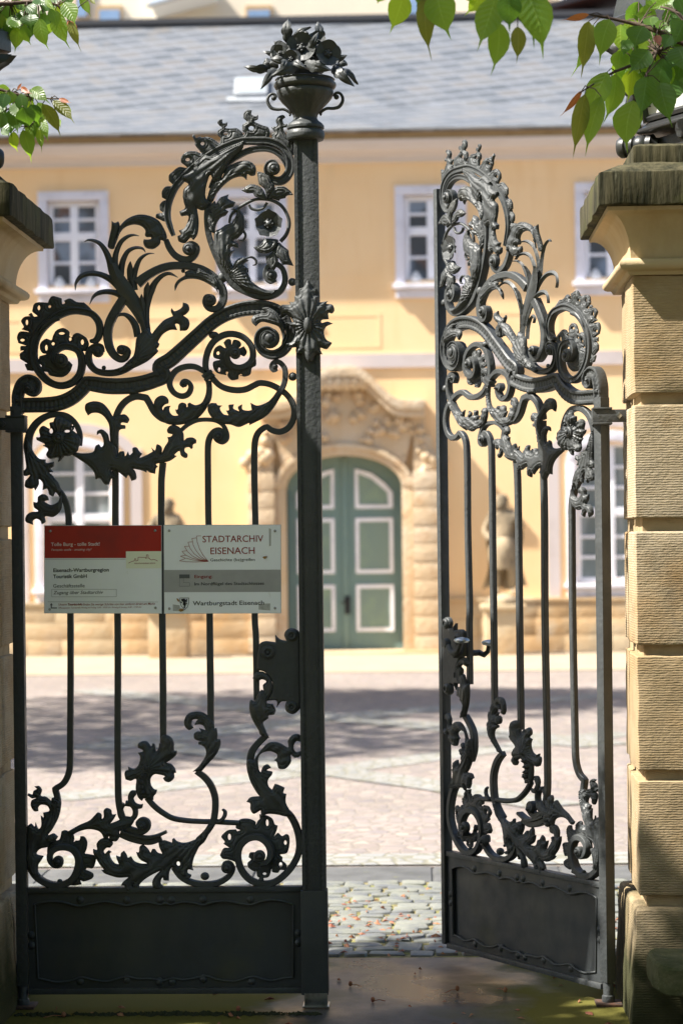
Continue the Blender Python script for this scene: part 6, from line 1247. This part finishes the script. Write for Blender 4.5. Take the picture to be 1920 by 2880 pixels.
SR = [(235,-60,120,268,80,2,0),(425,-80,450,475,64,3,.08),(485,-80,602,315,105,0,0),(865,-80,697,130,58,2,.1),(945,-30,800,398,92,0,-.05),(1042,-60,1050,255,85,1,-.1),(965,165,905,585,74,0,0),(1112,205,1102,500,50,3,.08),(1142,-80,1240,382,88,1,.05),(1172,-80,1310,465,108,0,-.05),(1260,-80,1345,42,60,2,0),(380,-60,330,60,60,1,.1),(60,-60,30,32,50,2,.05),(1080,-80,1150,160,90,1,.06),(740,-90,770,40,60,0,.1)]
br_ = spray(lv, 'Q', SQ, -.72, 1); bt = spray(lv, 'R', SR, -1.5, 2)
rgf = random.Random(15)
def filler(c, box, n, Y0, Y1, ln):
    out = []
    for _ in range(n):
        x, y = rgf.uniform(box[0], box[2]), rgf.uniform(box[1], box[3]); L = rgf.uniform(*ln); a = rgf.uniform(-.5, .5)
        out.append((x, y, x-L*sin(a)*.8, y+L*cos(a), L*rgf.uniform(.20, .27), rgf.choice((0, 0, 1, 1, 2)), 0))
    return spray(lv, c, out, rgf.uniform(Y0, Y1), rgf.randrange(999))
for _ in range(7): br_ = br_+filler('Q', (820, -20, 1568, 900), 5, -.62, -.30, (330, 480))
keepR = lambda p: not in_view(p)
crown_cloud(lv, [((2.1, -1.2, 4.4), (.9, 1.3, .7)), ((1.6, -1.7, 4.7), (1.0, .8, .45)), ((2.3, -.6, 3.4), (.6, .7, .8))], 420, 31, keepR, np.zeros(3))
lv.v = [tuple(np.array(p)-o_r) for p in lv.v]; lv.build('crown', tr)
mb = MB()
QP = lambda x, y, Y: P(*src('Q', x, y), Y)
twig(mb, [(2.35, -1.5, -.1), (2.3, -1.5, 1.2), (2.38, -1.45, 2.4), (2.3, -1.4, 3.6), (2.1, -1.3, 4.6)], .12, .05)
twig(mb, [(2.35, -1.45, 2.5), (1.9, -1.1, 3.0), (1.4, -.85, 3.15), tuple(QP(1600, 520, -.72)), tuple(QP(1270, 375, -.72)), tuple(QP(1040, 298, -.70)), tuple(QP(800, 240, -.70)), tuple(QP(640, 205, -.70)), tuple(QP(455, 175, -.72))], .04, .003)
twig(mb, [tuple(QP(1500, 480, -.70)), tuple(QP(1250, 620, -.65)), tuple(QP(1000, 760, -.66)), tuple(QP(760, 850, -.70)), tuple(QP(560, 960, -.72)), tuple(QP(440, 1040, -.74)), tuple(QP(330, 1110, -.74))], .008, .002)
twig(mb, [tuple(QP(1250, 620, -.65)), tuple(QP(1120, 900, -.8)), tuple(QP(980, 1200, -.82))], .005, .002)
twig(mb, [tuple(QP(1640, 300, -.8)), tuple(QP(1480, 140, -.75)), tuple(QP(1300, 80, -.7))], .008, .003)
twig(mb, [(2.3, -1.4, 3.7), (1.6, -1.5, 3.85), (.8, -1.5, 3.55), (.3, -1.5, 3.40), (-.1, -1.5, 3.37), (-.4, -1.5, 3.38)], .035, .004)
def stalks(mb, bases, node):
    for b in bases:
        n_ = min(node, key=lambda q: np.linalg.norm(np.array(q)-b)); mb.tube([n_, (np.array(n_)+b)/2+np.array([0, 0, .01]), b], [.0022, .0018, .0015], 5)
nodes = [QP(1270, 375, -.72), QP(1040, 298, -.70), QP(640, 205, -.70), QP(1250, 620, -.65), QP(1000, 760, -.66), QP(760, 850, -.70), QP(440, 1040, -.74), QP(980, 1200, -.82), QP(1480, 140, -.75), QP(1120, 900, -.8), QP(1600, 520, -.72)]
stalks(mb, br_, nodes)
stalks(mb, bt, [(.3, -1.5, 3.40), (.1, -1.5, 3.39), (-.1, -1.5, 3.37), (-.4, -1.5, 3.38), (.5, -1.5, 3.47), (.2, -1.5, 3.4)])
mb.v = [tuple(np.array(p)-o_r) for p in mb.v]; mb.build('trunk', BARK, tr, 60)
# left-hand tree: two sprays in view, the crown outside the picture shades the closed leaf
tl_ = tree((-3.3, -1.0, 0), 'cherry tree left of the gateway, its leaf sprays hanging over the left pillar'); o_l = np.array([-3.3, -1.0, 0])
lv = Leaves()
SU = [(705,30,840,316,80,0,0),(615,125,780,545,78,0,.05),(770,235,900,575,48,3,.1),(750,230,880,400,40,4,.14),(890,-40,1012,195,42,0,.05),(440,200,550,565,78,0,-.05),(300,60,440,185,56,1,-.1),(560,100,632,355,56,0,0),(250,280,352,505,58,0,0),(195,300,165,590,66,0,.05),(590,-30,632,105,78,1,.1),(400,255,400,440,40,1,.1),(340,150,350,330,95,1,0),(260,110,285,310,95,1,.05),(505,-30,630,140,30,2,-.05),(1000,-20,1065,60,20,3,.05),(180,-30,220,110,60,0,.1),(420,-30,520,90,80,1,0),(720,-60,800,60,70,1,.08),(480,150,470,320,80,1,.04),(200,180,230,360,70,1,.1),(330,280,330,470,46,1,.05),(100,300,150,480,70,0,.1),(60,60,160,240,90,1,.1),(230,20,330,160,80,0,.05),(520,240,480,430,60,0,.1),(640,20,700,180,70,2,.1),(300,170,400,300,80,0,.0),(150,200,240,330,80,0,.05),(540,20,480,150,70,1,.05)]
SL = [(-20,960,180,1050,55,2,.05),(340,985,572,1160,66,0,0),(585,1105,832,1375,56,3,0),(65,1030,40,1245,68,1,-.08),(232,1030,300,1285,66,1,-.08),(345,1150,440,1385,74,1,-.05),(470,1145,680,1528,62,3,0),(255,1430,352,1805,66,0,0),(150,1450,205,1685,48,2,.05),(395,1385,470,1575,38,2,.06),(150,1190,200,1480,100,1,-.02),(260,1180,330,1440,95,1,-.1),(25,1240,20,1460,75,1,-.1),(465,1300,540,1590,44,0,.02),(195,990,250,905,15,4,0),(650,1090,795,1138,22,4,0),(235,960,375,1040,28,4,-.03),(740,1150,800,1330,30,2,.05),(400,1400,465,1690,40,0,.08),(-30,1100,-10,1360,80,1,.05),(110,1300,130,1520,70,1,.05),(370,1250,420,1480,70,1,.06),(640,1320,680,1420,28,2,.05),(100,1000,120,1180,90,0,-.02),(420,1130,520,1380,60,0,.05),(60,1380,110,1520,60,1,.05),(300,1300,390,1600,60,0,.04),(-10,1080,60,1330,90,0,.0),(200,1120,180,1330,90,0,-.05)]
bu = spray(lv, 'U', SU, -.15, 3); bl = spray(lv, 'U', SL, -.50, 4)
for _ in range(5): bu = bu+filler('U', (-40, -60, 480, 260), 4, -.12, .12, (180, 260)); bl = bl+filler('U', (-40, 1000, 380, 1280), 3, -.45, -.25, (180, 250))
rgk = random.Random(77)
def keepL(p):
    c = p[2]-1.25*(-p[0])          # leaves above this line would stand between the sun and the opened leaf
    return (not in_view(p, 60)) and ((p[1] < -1.32 and p[0] < -1.6) or c < .55 or (c < 1.3 and rgk.random() < .22) or rgk.random() < .03)
CANOPY = [((-3.6, -.9, 4.9), (1.5, 1.3, .7)), ((-4.6, -.9, 5.4), (1.2, 1.2, .6)), ((-2.6, -.25, 3.3), (.75, 1.0, .65)), ((-2.9, -.5, 4.3), (.9, 1.2, .7)), ((-2.3, -.2, 2.5), (.4, .8, .5)), ((-3.4, -1.4, 3.6), (.9, .9, .9)), ((-2.2, -1.2, 4.6), (.8, .8, .5)), ((-3.0, .1, 5.2), (.7, .6, .4))]
crown_cloud(lv, CANOPY, 2300, 41, keepL, np.zeros(3))
crown_cloud(lv, [((-2.6, -1.9, 6.6), (.8, .5, 1.0)), ((-2.6, -1.85, 5.2), (.8, .5, 1.0))], 900, 47, keepL, np.zeros(3))
crown_cloud(lv, [((-3.2, -2.6, 4.6), (1.3, 1.2, 1.0)), ((-2.6, -3.6, 5.2), (1.2, 1.2, .8)), ((-4.0, -1.6, 5.0), (1.0, 1.2, 1.0))], 2600, 43, keepL, np.zeros(3))
lv.v = [tuple(np.array(p)-o_l) for p in lv.v]; lv.build('crown', tl_)
mb = MB(); UP = lambda x, y, Y: P(*src('U', x, y), Y)
twig(mb, [(-3.3, -1.0, -.1), (-3.25, -1.0, 1.0), (-3.32, -.95, 2.1), (-3.2, -.8, 3.3), (-3.1, -.6, 4.6)], .13, .05)
twig(mb, [(-3.25, -.9, 2.6), (-2.5, -.5, 3.25), tuple(UP(-120, 60, -.18)), tuple(UP(120, 40, -.15)), tuple(UP(420, 20, -.15)), tuple(UP(640, 60, -.15)), tuple(UP(760, 220, -.14))], .04, .003)
twig(mb, [(-3.2, -.9, 2.3), (-2.4, -.6, 2.85), tuple(UP(-100, 980, -.5)), tuple(UP(120, 1030, -.5)), tuple(UP(330, 1060, -.5)), tuple(UP(560, 1090, -.5)), tuple(UP(650, 1088, -.5))], .03, .002)
twig(mb, [tuple(UP(120, 1030, -.5)), tuple(UP(200, 1200, -.5)), tuple(UP(330, 1400, -.5))], .006, .002)
stalks(mb, bu, [UP(120, 40, -.15), UP(420, 20, -.15), UP(640, 60, -.15), UP(760, 220, -.14), UP(300, 50, -.15)])
stalks(mb, bl, [UP(120, 1030, -.5), UP(330, 1060, -.5), UP(560, 1090, -.5), UP(200, 1200, -.5), UP(330, 1400, -.5), UP(-100, 980, -.5)])
mb.v = [tuple(np.array(p)-o_l) for p in mb.v]; mb.build('trunk', BARK, tl_, 60)
def added_shade_tree(x, y, blobs, n, seed, label, lo=.3, hi=.5):  # unseen trees, added for the shade they cast and the sky they block
    t = empty('added_shade_tree', (x, y, 0), label, 'tree'); lv = Leaves(); rg = random.Random(seed)
    for _ in range(n):
        c, r = rg.choice(blobs); d = Vector((rg.gauss(0, 1), rg.gauss(0, 1), rg.gauss(0, 1))).normalized()*(rg.random()**.35); p = np.array([c[i]+d[i]*r[i] for i in range(3)]); L = rg.uniform(lo, hi)
        q = p+np.array([rg.uniform(-.8, .8), rg.uniform(-.8, .8), -rg.uniform(.2, 1)])*L
        if not in_view(p, 200) and not in_view(q, 200): lv_simple(lv, p-np.array([x, y, 0]), q-np.array([x, y, 0]), L*.32, rg.choice((0, 1, 1)), rg.uniform(-1, 1))
    lv.build('crown', t); mb = MB(); mb.tube([(0, 0, -.1), (.05, 0, 1.5), (-.05, .1, 3), (.1, 0, 5)], [.2, .17, .14, .06], 10); mb.tube([(-.05, .1, 2.8), (.8, .4, 4.2), (1.5, .6, 5.4)], [.1, .07, .02], 8); mb.tube([(0, .05, 2.6), (-.9, -.3, 4), (-1.6, -.4, 5)], [.1, .07, .02], 8); mb.build('trunk', BARK, t, 60)
added_shade_tree(-4.6, -6.5, [((-4.4, -6.2, 6.2), (2.2, 2.6, 1.5)), ((-3.2, -4.6, 6.0), (1.5, 1.5, 1.0))], 2600, 61, 'added unseen tree left of the viewpoint, shading the entrance')
added_shade_tree(3.6, -5.5, [((3.6, -5.2, 5.4), (1.9, 2.4, 1.5)), ((1.2, -6.2, 5.2), (1.6, 1.6, .8))], 2200, 62, 'added unseen tree right of the viewpoint, blocking sky light')
added_shade_tree(-7.5, -10, [((-7.0, -10, 6.5), (3.2, 2.5, 3.0)), ((-5.5, -3.4, 6.6), (1.6, 1.6, 1.2))], 2600, 63, 'added tall unseen tree farther left of the viewpoint, blocking sky light')
added_shade_tree(5.5, -10.5, [((5.2, -10.5, 6.5), (3.4, 2.5, 3.0)), ((.2, -10.5, 7.0), (2.6, 2.0, 1.6))], 2600, 64, 'added tall unseen tree farther right of the viewpoint, blocking sky light')
added_shade_tree(-11, 8.5, [((-11, 8.3, 9.8), (3.2, 2.3, 2.8))], 5600, 65, 'added tall unseen tree left of the court, nearer the gateway, shading the paving', .17, .28)  # court trees out of view, added to cast a soft shadow over the paving
added_shade_tree(-9.6, 12.4, [((-9.6, 12.2, 10.4), (3.2, 2.4, 3.0)), ((-8.8, 12.6, 11.4), (2.2, 1.6, 2.0))], 8200, 66, 'added tall unseen tree left of the court, nearer the palace, shading the paving', .17, .28)
